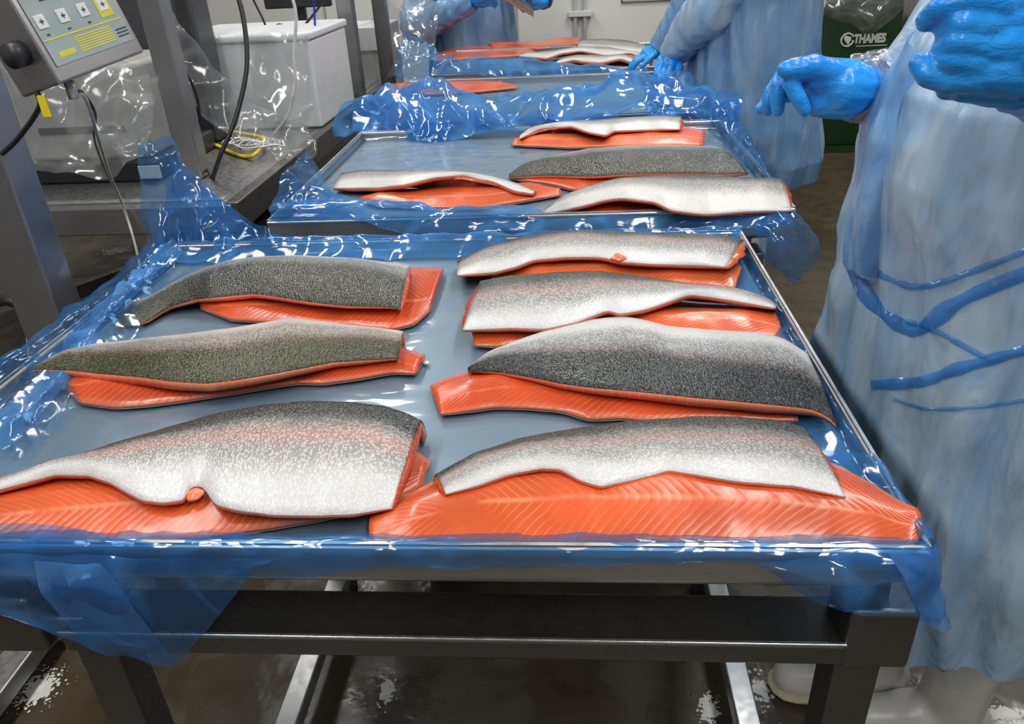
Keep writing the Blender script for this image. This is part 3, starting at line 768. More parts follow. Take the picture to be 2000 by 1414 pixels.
# far rim cover
film('rim_cover', [[Vector((x, y1-.05, Z0+.006)) for x in np.linspace(x0-.0, x1-.01, 9)],
                   [Vector((x, y1-.012, RIM-.008)) for x in np.linspace(x0-.0, x1-.004, 9)],
                   [Vector((x, y1+.006, RIM+.008)) for x in np.linspace(x0-.0, x1+.004, 9)],
                   [Vector((x, y1+.02, RIM-.03)) for x in np.linspace(x0-.0, x1+.004, 9)]],
     M_FILM_DENSE, L0, 110, 20, .006, 20, 7., .002)
# right side inside film and rim wrap
film('side_cover', [[Vector((x1-.075, y, Z0+.004)) for y in np.linspace(y0+.02, y1-.02, 8)],
                    [Vector((x1-.02, y, Z0+.012)) for y in np.linspace(y0+.01, y1-.01, 8)],
                    [Vector((x1-.005, y, RIM-.004)) for y in np.linspace(y0+.01, y1-.01, 8)]],
     M_FILM, L0, 90, 16, .007, 18, 8., .003)
film('corner_wrap', [[U(1600, 880, RIM-.012), U(1660, 940, RIM-.015), U(1720, 985, RIM-.016), U(1780, 1020, RIM-.012)],
                     [U(1690, 882, RIM+.003), U(1735, 945, RIM+.004), U(1775, 1010, RIM+.004), U(1805, 1052, RIM+.004)],
                     [U(1712, 885, RIM+.004), U(1755, 950, RIM+.004), U(1795, 1010, RIM+.004), U(1822, 1056, RIM+.004)],
                     [U(1722, 900, RIM-.03), U(1765, 965, RIM-.03), U(1808, 1030, RIM-.03), U(1834, 1085, RIM-.03)]],
     M_FILM, L0, 40, 26, .006, 24, 9., .003)
# front wrap over the rim and the two hanging flaps
film('front_wrap', [[Vector((x, y0+.03, Z0+.016)) for x in np.linspace(x0, x1, 12)],
                    [Vector((x, y0+.006, RIM+.002)) for x in np.linspace(x0, x1, 12)],
                    [Vector((x, y0-.0075, RIM-.004)) for x in np.linspace(x0, x1, 12)],
                    [Vector((x, y0-.009, RIM-.024+.006*math.sin(9*x)+(.006 if x > -.25 else -.012))) for x in np.linspace(x0, x1, 12)]],
     M_FILM, L0, 150, 24, .003, 22, 10., .003, stretch=(1, 1, 1))
yf = y0-.012
film('hanging_flap', [[UY(-330, 1090, yf), UY(-120, 1085, yf), UY(0, 1082, yf), UY(150, 1085, yf), UY(300, 1090, yf), UY(420, 1092, yf), UY(540, 1092, yf)],
                      [UY(-330, 1120, yf-.01), UY(-120, 1130, yf-.012), UY(0, 1135, yf-.01), UY(140, 1150, yf-.015), UY(290, 1150, yf-.006), UY(400, 1140, yf-.004), UY(500, 1112, yf-.004)],
                      [UY(-300, 1150, yf-.01), UY(-110, 1165, yf-.02), UY(0, 1180, yf-.015), UY(140, 1215, yf-.02), UY(280, 1225, yf-.01), UY(370, 1210, yf-.006), UY(455, 1165, yf-.004)],
                      [UY(-280, 1170, yf-.01), UY(-100, 1190, yf-.02), UY(0, 1208, yf-.02), UY(130, 1245, yf-.02), UY(230, 1283, yf-.012), UY(335, 1302, yf-.008), UY(395, 1240, yf-.004)]],
     M_FILM, L0, 110, 44, .010, 15, 11., .003, keep=('start',))
film('hanging_fold', [[UY(60, 1100, yf-.012), UY(120, 1100, yf-.012), UY(200, 1100, yf-.012)],
                      [UY(90, 1170, yf-.022), UY(160, 1180, yf-.018), UY(260, 1190, yf-.016)],
                      [UY(160, 1250, yf-.018), UY(250, 1270, yf-.016), UY(336, 1296, yf-.012)]],
     M_FILM_DENSE, L0, 30, 26, .008, 20, 12., .002)
film('corner_flap', [[UY(1470, 1098, yf), UY(1560, 1090, yf), UY(1650, 1080, yf), UY(1740, 1072, yf), UY(1816, 1066, yf+.01), UY(1830, 1040, yf+.06)],
                     [UY(1500, 1116, yf-.006), UY(1580, 1122, yf-.012), UY(1660, 1120, yf-.016), UY(1745, 1115, yf-.016), UY(1826, 1108, yf+.002), UY(1836, 1085, yf+.06)],
                     [UY(1530, 1145, yf-.008), UY(1600, 1156, yf-.014), UY(1670, 1165, yf-.02), UY(1750, 1165, yf-.014), UY(1832, 1165, yf+.004), UY(1838, 1130, yf+.06)],
                     [UY(1560, 1164, yf-.008), UY(1620, 1180, yf-.012), UY(1680, 1184, yf-.014), UY(1760, 1190, yf-.008), UY(1836, 1224, yf+.006), UY(1842, 1190, yf+.05)]],
     M_FILM, L0, 80, 44, .010, 18, 13., .003, keep=('start',))
film('corner_fold', [[UY(1730, 1075, yf-.012), UY(1790, 1070, yf-.008), UY(1828, 1066, yf)],
                     [UY(1760, 1130, yf-.024), UY(1800, 1140, yf-.014), UY(1838, 1140, yf-.004)],
                     [UY(1790, 1190, yf-.012), UY(1815, 1205, yf-.01), UY(1839, 1222, yf)]],
     M_FILM_DENSE, L0, 26, 26, .007, 22, 14., .002)

film('front_lap', [[U(-140, 1040, Z0+.034), U(0, 1022, Z0+.034), U(120, 1028, Z0+.033), U(220, 1048, Z0+.031), U(300, 1060, RIM+.003)],
                   [U(-140, 1050, RIM+.006), U(0, 1046, RIM+.006), U(120, 1050, RIM+.005), U(220, 1058, RIM+.005), U(300, 1062, RIM+.004)],
                   [UY(-140, 1072, yf+.004), UY(0, 1072, yf+.004), UY(120, 1072, yf+.004), UY(220, 1072, yf+.004), UY(300, 1072, yf+.004)]], M_FILM, L0, 50, 20, .002, 20, 15., .001)

# second tray
x0, x1, y0, y1 = TRAYS[1]
L1 = liner(1, 'blue film liner of the second tray with a loose bubble at its front right corner')
floor_sheet(1, L1, 2.)
film('front_drape', [[U(600, 388, Z0+.012), U(700, 402, Z0+.012), U(850, 412, Z0+.014), U(1000, 404, Z0+.012), U(1100, 420, Z0+.012), U(1300, 424, Z0+.012), U(1540, 408, Z0+.014)],
                     [UY(530, 402, y0+.02), UY(690, 392, y0+.01), UY(850, 404, y0+.005), UY(1000, 414, y0), UY(1100, 424, y0), UY(1300, 422, y0), UY(1550, 408, y0)],
                     [UY(528, 420, y0-.012), UY(690, 420, y0-.016), UY(850, 432, y0-.02), UY(1000, 436, y0-.02), UY(1100, 436, y0-.02), UY(1300, 436, y0-.016), UY(1552, 424, y0-.012)],
                     [UY(530, 432, y0-.014), UY(690, 430, y0-.02), UY(800, 458, y0-.03), UY(1000, 468, y0-.035), UY(1100, 464, y0-.035), UY(1300, 456, y0-.03), UY(1490, 446, y0-.02)]],
     M_FILM_DENSE, L1, 120, 36, .012, 13, 20., .003)
film('left_wing', [[U(592, 304, RIM+.05), U(560, 330, RIM+.05), U(540, 372, RIM+.03), U(526, 404, RIM+.01)],
                   [U(622, 330, RIM+.02), U(600, 352, RIM+.03), U(590, 380, RIM+.02), U(560, 408, RIM+.01)],
                   [U(648, 366, Z0+.012), U(650, 380, Z0+.012), U(680, 396, Z0+.012), U(700, 408, RIM)]],
     M_FILM, L1, 44, 30, .016, 15, 21., .004)
film('corner_bubble', [[UY(1480, 430, 1.60), UY(1500, 418, 1.60), UY(1530, 412, 1.60), UY(1548, 410, 1.61), UY(1552, 420, 1.63)],
                       [UY(1475, 450, 1.54), UY(1505, 440, 1.53), UY(1540, 438, 1.54), UY(1572, 448, 1.56), UY(1592, 462, 1.60)],
                       [UY(1482, 485, 1.53), UY(1512, 490, 1.50), UY(1545, 492, 1.50), UY(1585, 490, 1.53), UY(1602, 478, 1.60)],
                       [UY(1495, 510, 1.55), UY(1518, 530, 1.53), UY(1545, 556, 1.53), UY(1575, 535, 1.55), UY(1598, 495, 1.60)]],
     M_FILM, L1, 44, 40, .014, 17, 22., .003)
film('right_wrap', [[U(1385, 240, RIM-.02), U(1405, 270, RIM-.02), U(1440, 310, RIM-.02), U(1490, 360, RIM-.02)],
                    [U(1395, 225, RIM+.02), U(1425, 255, RIM+.01), U(1462, 300, RIM+.006), U(1500, 348, RIM+.004)],
                    [U(1412, 205, RIM+.04), U(1440, 235, RIM+.03), U(1475, 290, RIM+.015), U(1510, 352, RIM+.006)],
                    [U(1402, 238, RIM-.06), U(1436, 275, RIM-.06), U(1470, 320, RIM-.06), U(1516, 372, RIM-.05)]],
     M_FILM, L1, 60, 30, .012, 15, 23., .004)
# third tray: a big bunched roll of film over its front edge
x0, x1, y0, y1 = TRAYS[2]
L2 = liner(2, 'thick bunched blue film heaped over the front edge of the third tray')
floor_sheet(2, L2, 3.)
ZT = RIM
def yy(px, py, y): return UY(px, py, y)
film('bunched_roll', [[yy(752, 188, 2.95), yy(850, 178, 2.95), yy(940, 190, 2.93), yy(1050, 200, 2.9), yy(1150, 188, 2.88), yy(1210, 150, 2.9), yy(1320, 150, 2.9), yy(1345, 178, 2.85)],
                      [yy(690, 198, 2.74), yy(810, 178, 2.72), yy(900, 188, 2.70), yy(1020, 200, 2.68), yy(1130, 178, 2.68), yy(1200, 142, 2.72), yy(1310, 158, 2.72), yy(1400, 188, 2.68)],
                      [yy(665, 212, 2.66), yy(800, 206, 2.60), yy(900, 214, 2.58), yy(1020, 216, 2.58), yy(1130, 206, 2.58), yy(1200, 178, 2.60), yy(1310, 182, 2.60), yy(1440, 194, 2.62)],
                      [yy(650, 245, 2.64), yy(790, 240, 2.56), yy(900, 236, 2.54), yy(1020, 232, 2.53), yy(1130, 226, 2.53), yy(1200, 214, 2.54), yy(1310, 212, 2.55), yy(1440, 232, 2.58)],
                      [yy(652, 268, 2.62), yy(710, 260, 2.54), yy(850, 262, 2.51), yy(990, 252, 2.50), yy(1120, 242, 2.50), yy(1200, 228, 2.51), yy(1310, 222, 2.52), yy(1432, 262, 2.56)]],
     M_FILM_DENSE, L2, 150, 56, .046, 8.0, 30., .012)
film('bunched_fold', [[yy(700, 196, 2.66), yy(780, 178, 2.62), yy(850, 186, 2.60), yy(930, 208, 2.58), yy(1010, 222, 2.56), yy(1150, 228, 2.54), yy(1320, 212, 2.56)],
                      [yy(690, 222, 2.62), yy(780, 216, 2.57), yy(850, 222, 2.55), yy(930, 232, 2.53), yy(1010, 238, 2.53), yy(1150, 238, 2.51), yy(1320, 224, 2.52)],
                      [yy(700, 262, 2.60), yy(760, 266, 2.54), yy(840, 288, 2.46), yy(920, 262, 2.48), yy(1010, 254, 2.49), yy(1150, 246, 2.49), yy(1320, 232, 2.51)]],
     M_FILM_DENSE, L2, 110, 30, .022, 11, 31., .006)
film('hanging_tip', [[yy(778, 240, 2.53), yy(830, 238, 2.52), yy(890, 242, 2.51)], [yy(800, 268, 2.48), yy(838, 270, 2.46), yy(880, 264, 2.48)], [yy(822, 292, 2.46), yy(845, 294, 2.45), yy(868, 282, 2.46)]],
     M_FILM, L2, 30, 24, .014, 18, 32., .004)
film('right_bunch', [[yy(1255, 160, 2.78), yy(1300, 152, 2.76), yy(1345, 170, 2.74), yy(1400, 184, 2.7), yy(1446, 188, 2.66)],
                     [yy(1260, 190, 2.66), yy(1310, 186, 2.64), yy(1350, 196, 2.62), yy(1400, 206, 2.6), yy(1448, 214, 2.6)],
                     [yy(1270, 226, 2.56), yy(1320, 226, 2.55), yy(1360, 234, 2.54), yy(1400, 246, 2.52), yy(1440, 262, 2.55)]],
     M_FILM, L2, 60, 34, .026, 12, 33., .006)
# farthest tray
x0, x1, y0, y1 = TRAYS[3]
L3 = liner(3, 'pale blue film hanging over the front edge of the farthest tray')
floor_sheet(3, L3, 4.)
film('front_drape', [[yy(852, 112, 3.74), yy(900, 114, 3.72), yy(1000, 112, 3.72), yy(1090, 122, 3.72), yy(1180, 126, 3.72), yy(1262, 132, 3.72)],
                     [yy(846, 126, 3.68), yy(900, 122, 3.66), yy(1000, 124, 3.66), yy(1090, 130, 3.66), yy(1180, 132, 3.66), yy(1265, 138, 3.66)],
                     [yy(842, 146, 3.66), yy(900, 146, 3.64), yy(1000, 150, 3.63), yy(1090, 148, 3.63), yy(1180, 142, 3.63), yy(1268, 144, 3.64)]],
     M_FILM_DENSE, L3, 90, 24, .014, 9, 40., .005)
film('left_bunch', [[yy(792, 60, 4.1), yy(830, 86, 4.05), yy(862, 106, 3.9)], [yy(776, 110, 3.95), yy(815, 118, 3.85), yy(850, 122, 3.75)], [yy(770, 158, 3.80), yy(812, 156, 3.70), yy(850, 150, 3.66)]],
     M_FILM, L3, 50, 36, .030, 9, 41., .008)

# ------------------------------------------------------------------ machine stand on the left
def vbar(name, px1, y, pyb, zb, zt, w, d, mat, par):
    c = UY(px1, pyb, y)
    return box(name, (c.x-w/2, y-d/2, zb), (c.x+w/2, y+d/2, zt), mat, par, .006)
ms = empty('steel_stand', (-1.3, 3.0, 0), 'steel equipment bench with tall square posts left of the trays', 'bench')
TZ = .80
box('bench_top', (-2.3, 2.12, TZ-.006), (-.965, 4.35, TZ), M_STEEL, ms, .002)
box('front_rail', (-2.3, 2.09, TZ-.085), (-.965, 2.13, TZ-.003), M_STEEL, ms, .005)
box('side_rail', (-.985, 2.10, TZ-.085), (-.945, 4.35, TZ+.002), M_STEEL_DK, ms, .005)
box('back_rail', (-2.3, 4.31, TZ-.085), (-.965, 4.35, TZ-.003), M_STEEL, ms, .005)
box('bench_slot', (-1.02, 3.0, TZ), (-1.008, 4.3, TZ+.002), M_STEEL_DK, ms, 0)
box('bench_edge_strip', (-2.3, 2.125, TZ), (-1.0, 2.15, TZ+.006), M_STEEL_LT, ms, .002)
box('post', (-1.235, 2.37, TZ), (-1.165, 2.44, 2.0), M_STEEL, ms, .006)
box('post', (-1.055, 3.82, TZ), (-.985, 3.90, 2.0), M_STEEL, ms, .006)
box('post', (-.945, 4.06, .0), (-.88, 4.13, 2.0), M_STEEL_DK, ms, .006)
for x, y in ((-1.00, 2.16), (-1.60, 2.9), (-1.0, 4.25), (-2.2, 2.2)):
    box('leg', (x-.03, y-.03, 0), (x+.03, y+.03, TZ-.08), M_STEEL_DK, ms, .005)
a = U(130, 560, .35); b = U(255, 460, .35)
bar('stretcher', (-1.60, 2.3, .35), (-1.60, 4.2, .35), .04, .05, M_STEEL, ms)
bar('stretcher', (-2.1, 2.2, .33), (-1.03, 4.0, .33), .04, .05, M_STEEL, ms)
# near column that carries the scale read-out
cl = empty('scale_column', (-1.0, 1.36, 0), 'brushed steel column with base arm at the left edge, holding the scale read-out', 'column')
pc = UY(62, 480, 1.36)
box('post', (pc.x-.055, 1.32, .0), (pc.x+.035, 1.40, 2.0), M_STEEL, cl, .006)
xl = U(50, 1275, .06).x
box('base_arm', (xl-.035, .55, .04), (xl+.035, 2.0, .085), M_STEEL_LT, cl, .005)
box('base_cross', (xl, 1.33, .042), (pc.x, 1.39, .083), M_STEEL, cl, .004)
box('bracket', (pc.x-.03, 1.28, 1.26), (pc.x+.06, 1.33, 1.33), M_STEEL_DK, cl, .004)

# scale read-out
BL = UY(117, 165, 1.15); BR = UY(283, 101, 1.34); BK = UY(45, 192, 1.17)
e1 = (BR-BL); wS = e1.length; e1.normalize()
e3 = BL-BK; e3 -= e1*e3.dot(e1); e3.normalize(); hS = .21
e2 = e3.cross(e1); e2.normalize()
if e2.z < 0: e2 = -e2
dS = .083
sc_ = empty('scale_readout', BL, 'tilted steel scale read-out with yellow striped keypad at top left', 'scale')
def SP(a, b, c=0.): return BL + e1*a + e2*b + e3*c
def splate(name, a0, a1, b0, b1, c0, c1, mat, par=sc_, bev=.001):
    return obox(name, SP((a0+a1)/2, (b0+b1)/2, (c0+c1)/2), e1*(a1-a0)/2, e2*(b1-b0)/2, e3*(c1-c0)/2, mat, par, bev)
splate('housing', 0, wS, 0, hS, -dS, 0, M_STEEL, bev=.004)
M_PANEL = plain('keypad_panel', (.36, .44, .46), .4, var=.04)
M_PYEL = plain('keypad_yellow', (.72, .68, .05), .5, var=.03)
M_KEY = plain('keypad_white', (.80, .82, .82), .4, var=.02)
M_INK = plain('keypad_ink', (.05, .07, .09), .5)
M_LCD = plain('lcd_glass', (.25, .27, .28), .15)
kp = splate('keypad', .012, wS-.012, .022, hS-.004, 0, .0015, M_PANEL)
W_ = wS
def key(a, b, r, yellow=False):
    if yellow: splate('key_surround', a-r*1.5, a+r*1.5, b-r*1.9, b+r*1.3, .0015, .0022, M_PYEL, kp, 0)
    k = splate('key', a-r, a+r, b-r, b+r, .0015, .0034, M_KEY, kp, .0008)
    return k
for i in range(4):
    a = .022 + .0385*i*W_/.175; b = .083
    key(a+.006, b, .0095, i == 3)
    # little pictograms
    splate('key_symbol', a+.002, a+.010, b-.0012, b+.0012, .0034, .0037, M_INK, kp, 0)
    splate('key_symbol', a+.005, a+.007, b-.004, b+.004, .0034, .0037, M_INK, kp, 0)
    if i < 3: splate('key_caption', a+.003, a+.010, b-.020, b-.017, .0015, .0018, M_INK, kp, 0)
splate('stripe', .014, W_-.014, .0570, .0592, .0015, .002, M_PYEL, kp, 0)
for i in range(7): splate('stripe', W_*.36, W_*.76, .030+.0034*i, .0318+.0034*i, .0015, .002, M_PYEL, kp, 0)
splate('maker_mark', W_*.14, W_*.31, .032, .0395, .0015, .0018, M_PYEL, kp, 0)
for i in range(3): splate('small_print', W_*.80, W_*.93, .032+.005*i, .0345+.005*i, .0015, .0018, M_INK, kp, 0)
for b in (.116, .124):
    splate('stripe', .014, W_*.22, b, b+.0018, .0015, .002, M_PYEL, kp, 0); splate('stripe', W_*.80, W_-.014, b, b+.0018, .0015, .002, M_PYEL, kp, 0)
lcd = splate('display', W_*.24, W_*.79, .110, .165, .0012, .0025, M_LCD, bev=.001)
splate('display_bezel', W_*.235, W_*.795, .1085, .1105, .002, .003, M_DARK_PLASTIC, sc_, 0)
M_DIG = bpy.data.materials.new('lit_digit'); M_DIG.use_nodes = True
bd = M_DIG.node_tree.nodes['Principled BSDF']; bd.inputs['Base Color'].default_value = (.8, .75, .02, 1); bd.inputs['Emission Color'].default_value = (.9, .85, .02, 1); bd.inputs['Emission Strength'].default_value = .6
M_DIGW = plain('pale_digit', (.55, .57, .56), .5)
SEG = {'0': 'abcdef', '1': 'bc', '2': 'abged', '5': 'afgcd', '8': 'abcdefg', '4': 'fgbc'}
def digit(ch, a, b, h, mat):
    wd = h*.5; t = h*.10; bm = bmesh.new()
    R = {'a': (t, h-t, wd-t, h), 'd': (t, 0, wd-t, t), 'g': (t, h/2-t/2, wd-t, h/2+t/2), 'f': (0, h/2, t, h-t), 'e': (0, t, t, h/2), 'b': (wd-t, h/2, wd, h-t), 'c': (wd-t, t, wd, h/2)}
    for s in SEG[ch]:
        q = R[s]; add_obox(bm, SP(a+(q[0]+q[2])/2, b+(q[1]+q[3])/2, .0027), e1*(q[2]-q[0])/2, e2*(q[3]-q[1])/2, e3*.0003)
    bm_obj('digit', bm, mat, lcd, False)
for i, (ch, m_) in enumerate((('0', M_DIGW), ('0', M_DIGW), ('8', M_DIG), ('2', M_DIG), ('4', M_DIG))):
    digit(ch, W_*.27+.0185*i*W_/.175, .115, .028, m_)
V, F = tube_geo([SP(-.002, .055, -.035), SP(-.020, .055, -.035)], .018, 16)
mesh('knob', V, F, M_DARK_PLASTIC, sc_)
gl_ = SP(.045, -.004, -.03)
tube('cable_gland', [gl_+Vector((0, 0, .004)), gl_-Vector((0, 0, .022))], .008, M_STEEL_LT, sc_, n=3, ns=10)
tg = SP(-.004, -.012, -.045)
box('yellow_tag', tuple(tg-Vector((.006, .002, .024))), tuple(tg+Vector((.006, .002, .008))), M_YELLOW, sc_, .001)

def cable(name, label, pts, r, mat, n=60):
    o = tube(name, pts, r, mat, None, n, 8); return tag(o, label, 'cable')
cable('power_cable', 'thick black cable hanging from under the scale read-out', [SP(.0, -.002, -.05), UY(78, 205, 1.22), UY(60, 238, 1.24), UY(30, 276, 1.28), UY(5, 300, 1.31)], .0042, M_BLACK)
cable('power_cable', 'thin black cable dropping from the read-out to the bench edge', [SP(.045, -.02, -.03), UY(160, 180, 1.30), UY(186, 222, 1.45), UY(184, 270, 1.75), UY(200, 318, 2.0), UY(216, 355, 2.11)], .0026, M_BLACK)
cable('signal_cable', 'grey white cable running from the read-out down past the bench', [SP(.048, -.02, -.035), UY(168, 195, 1.34), UY(192, 270, 1.6), UY(214, 340, 1.9), UY(240, 402, 2.06), UY(262, 470, 2.06), UY(278, 540, 2.05)], .0036, M_WHITE_CABLE)
cable('signal_cable', 'white cable loop hanging beside the column at far left', [UY(36, 520, 1.42), UY(45, 590, 1.44), UY(55, 660, 1.46), UY(58, 700, 1.48)], .0045, M_WHITE_CABLE)
cable('hose', 'black hose coil behind the column at the left edge', [UY(-30, 610, 1.55), UY(0, 590, 1.55), UY(30, 592, 1.55), UY(60, 610, 1.56), UY(80, 660, 1.57), UY(70, 730, 1.58), UY(10, 740, 1.58)], .011, M_BLACK)
cable('power_cable', 'thick black cable rising from the bench corner past the white box', [U(415, 350, TZ+.004), UY(432, 300, 2.36), UY(462, 225, 2.42), UY(482, 130, 2.50), UY(476, 40, 2.56), UY(455, -40, 2.6)], .0075, M_BLACK)
cable('power_cable', 'black cable curving along the tall post behind the read-out', [UY(330, 80, 2.5), UY(358, 132, 2.5), UY(382, 180, 2.5), UY(390, 230, 2.49), UY(384, 272, 2.48), UY(395, 310, 2.46), U(412, 345, TZ+.004)], .0045, M_BLACK)
cable('signal_cable', 'white cable hanging down across the face of the white box', [UY(566, -20, 3.0), UY(578, 30, 3.0), UY(574, 105, 3.0), UY(576, 165, 3.0), UY(562, 225, 3.0), U(535, 262, TZ+.006)], .006, M_WHITE_CABLE)
cable('signal_cable', 'thin white cable inside the clear film above the coil', [UY(436, 175, 2.7), UY(437, 215, 2.68), UY(446, 250, 2.66), U(470, 292, TZ+.006)], .003, M_WHITE_CABLE)
cp = []
for i in range(40):
    a = i/40*math.pi*2*4.2; c = U(475+i*.9, 280+i*.25, TZ+.010+.0006*i)
    cp.append(c+Vector((.085*math.cos(a), .045*math.sin(a), .018*abs(math.sin(a*.5+i)))))
cable('signal_cable', 'coiled bundle of white cable lying on the steel bench', cp, .0032, M_WHITE_CABLE, 240)
cable('power_cable', 'bright yellow cable bent across the steel bench', [U(382, 279, TZ+.006), U(420, 283, TZ+.008), U(452, 298, TZ+.008), U(478, 306, TZ+.007), U(500, 300, TZ+.02), U(515, 272, TZ+.03), U(480, 262, TZ+.03), U(440, 255, TZ+.02)], .007, M_YELLOW)
bp = [UY(612, -20, 3.35), UY(616, 60, 3.35), UY(622, 105, 3.35)]
for i in range(30):
    a = i/30*math.pi*2*4; c = UY(628+i*.5, 128+i*.9, 3.4); bp.append(c+Vector((.035*math.cos(a), .02*math.sin(2*a), .05*math.sin(a))))
cable('signal_cable', 'tangled dark blue cable bundle hanging by the white box', bp, .0045, M_BLUE_CABLE, 200)
cable('power_cable', 'slim black cables crossing above the white box', [UY(490, -10, 3.5), UY(510, 30, 3.5), UY(525, 58, 3.5), UY(545, 48, 3.5), UY(562, 55, 3.5)], .005, M_BLACK)
cable('power_cable', 'black cable slanting behind the top of the white box', [UY(640, -10, 3.5), UY(615, 25, 3.5), UY(590, 55, 3.5)], .005, M_BLACK)

# equipment boxes on the bench
wb = empty('white_equipment_box', (-1.4, 3.1, TZ), 'large white plastic equipment box on the steel bench, wrapped in clear film', 'box')
p = UY(605, 62, 3.1); q = UY(390, 70, 3.1)
box('body', (q.x-.15, 3.1, TZ), (p.x-.01, 3.65, p.z-.03), M_WHITE_PLASTIC, wb, .012, 3)
box('lid', (q.x-.16, 3.09, p.z-.03), (p.x, 3.66, p.z+.0), M_WHITE_PLASTIC, wb, .01, 3)
gb = empty('grey_printer', (-1.5, 2.4, TZ), 'grey label printer under clear film behind the scale read-out', 'printer')
p = UY(262, 120, 2.45); q = UY(20, 130, 2.45)
box('body', (q.x, 2.4, TZ+.06), (p.x, 2.8, p.z), M_GREY_PLASTIC, gb, .02, 3)
box('base', (q.x+.02, 2.36, TZ), (p.x+.03, 2.82, TZ+.065), M_DARK_PLASTIC, gb, .008)
box('paper_slot', (q.x+.06, 2.394, TZ+.15), (p.x-.06, 2.402, TZ+.17), M_DARK_PLASTIC, gb, .001)
box('label_strip', (p.x-.02, 2.34, TZ+.015), (p.x+.05, 2.345, TZ+.055), M_WHITE_PLASTIC, gb, .001)
mo = empty('black_monitor', (-1.2, 3.9, TZ), 'dark monitor and arm above the white box, cut by the top edge', 'monitor')
p = UY(520, 18, 3.95)
box('screen_back', (p.x, 3.93, p.z), (p.x+.32, 3.97, p.z+.35), M_DARK_PLASTIC, mo, .008)
box('stand_neck', (p.x+.14, 3.97, TZ), (p.x+.18, 4.0, p.z+.2), M_DARK_PLASTIC, mo, .004)
hd = empty('grey_motor_housing', (-1.5, 2.9, TZ), 'dark grey machine housing standing behind the tall bench post', 'machine')
p = UY(395, 60, 2.95)
box('housing', (p.x-.28, 2.90, TZ), (p.x+.0, 3.06, 1.75), plain('charcoal_paint', (.06, .063, .07), .4), hd, .02, 3)
box('side_cover', (p.x-.05, 2.885, 1.02), (p.x-.01, 2.902, 1.7), M_DARK_PLASTIC, hd, .004)
tl = empty('clear_wrapped_crate', (-1.5, 4.5, 0), 'pale wrapped crate behind the white box below the wall', 'crate')
p = UY(760, 45, 4.75); q = UY(600, 45, 4.75)
box('crate_body', (q.x-.5, 4.6, .0), (p.x, 5.0, p.z-.13), M_GREY_PLASTIC, tl, .01)
box('crate_top', (q.x-.5, 4.58, p.z-.13), (p.x, 5.02, p.z), M_WHITE_PLASTIC, tl, .01)
# dark things under the bench
ub = empty('black_drum', (-1.25, 2.5, 0), 'black drum standing in the shade under the bench corner', 'drum')
V, F = tube_geo([Vector((-1.16, 2.55, .0)), Vector((-1.16, 2.55, .02)), Vector((-1.16, 2.55, .62)), Vector((-1.16, 2.55, .64))], [.15, .16, .16, .15], 28)
mesh('body', V, F, M_DARK_PLASTIC, ub)
V, F = tube_geo([Vector((-1.16, 2.55, .40)), Vector((-1.16, 2.55, .43))], [.166, .166], 28); mesh('hoop', V, F, M_DARK_PLASTIC, ub)

# clear films over the machine
C0 = empty('clear_wrap', (-1.5, 2.35, TZ), 'crumpled clear film draped over the grey printer', 'plastic film')
film('wrap_front', [[UY(-20, 110, 2.42), UY(80, 118, 2.40), UY(180, 118, 2.38), UY(280, 125, 2.36)],
                    [UY(-10, 190, 2.34), UY(80, 195, 2.32), UY(180, 190, 2.30), UY(300, 195, 2.30)],
                    [UY(0, 270, 2.30), UY(90, 280, 2.28), UY(190, 290, 2.26), UY(285, 290, 2.26)],
                    [UY(50, 330, 2.26), UY(110, 340, 2.22), UY(190, 345, 2.20), UY(262, 318, 2.22)]], M_CLEAR, C0, 70, 50, .030, 8, 50., .01)
film('wrap_fold', [[UY(200, 118, 2.33), UY(240, 150, 2.30), UY(310, 150, 2.30)], [UY(190, 220, 2.27), UY(240, 210, 2.25), UY(300, 230, 2.26)], [UY(180, 330, 2.22), UY(230, 300, 2.22), UY(285, 290, 2.24)]], M_CLEAR, C0, 40, 40, .030, 12, 51., .008)
C1 = empty('clear_wrap', (-1.3, 2.9, TZ), 'clear film hanging in a slanting sheet in front of the white box', 'plastic film')
film('wrap_sheet', [[UY(300, -30, 2.55), UY(325, 10, 2.55), UY(375, 70, 2.58), UY(440, 150, 2.62), UY(520, 215, 2.75), UY(600, 262, 2.85), UY(620, 300, 2.75)],
                    [UY(312, 30, 2.53), UY(335, 70, 2.52), UY(385, 140, 2.56), UY(445, 205, 2.6), UY(500, 250, 2.66), UY(560, 280, 2.72), UY(570, 310, 2.62)],
                    [UY(330, 160, 2.5), UY(360, 190, 2.5), UY(400, 230, 2.54), UY(450, 262, 2.56), UY(490, 280, 2.58), UY(530, 296, 2.6), UY(550, 318, 2.55)]], M_CLEAR, C1, 90, 40, .028, 9, 52., .01)
film('wrap_box', [[UY(385, 72, 3.06), UY(450, 68, 3.06), UY(530, 66, 3.06), UY(604, 64, 3.06)], [UY(400, 150, 3.04), UY(460, 150, 3.0), UY(530, 150, 3.02), UY(600, 145, 3.05)], [UY(420, 215, 3.0), UY(480, 225, 2.95), UY(550, 240, 2.92), UY(612, 215, 3.0)]], M_CLEAR, C1, 50, 40, .012, 9, 53., .006)
C2 = empty('clear_wrap', (-.9, 4.3, TZ), 'milky clear film hanging on the farthest bench post beside the far worker', 'plastic film')
film('wrap_sheet', [[UY(690, 50, 4.35), UY(720, 40, 4.3), UY(765, -20, 4.25), UY(830, -20, 4.3), UY(850, 10, 4.35)], [UY(690, 90, 4.3), UY(720, 95, 4.25), UY(770, 60, 4.15), UY(825, 60, 4.2), UY(850, 70, 4.25)], [UY(695, 160, 4.2), UY(725, 170, 4.15), UY(775, 150, 4.02), UY(815, 130, 4.05), UY(850, 115, 4.05)]], M_CLEAR, C2, 60, 50, .035, 7, 54., .012)

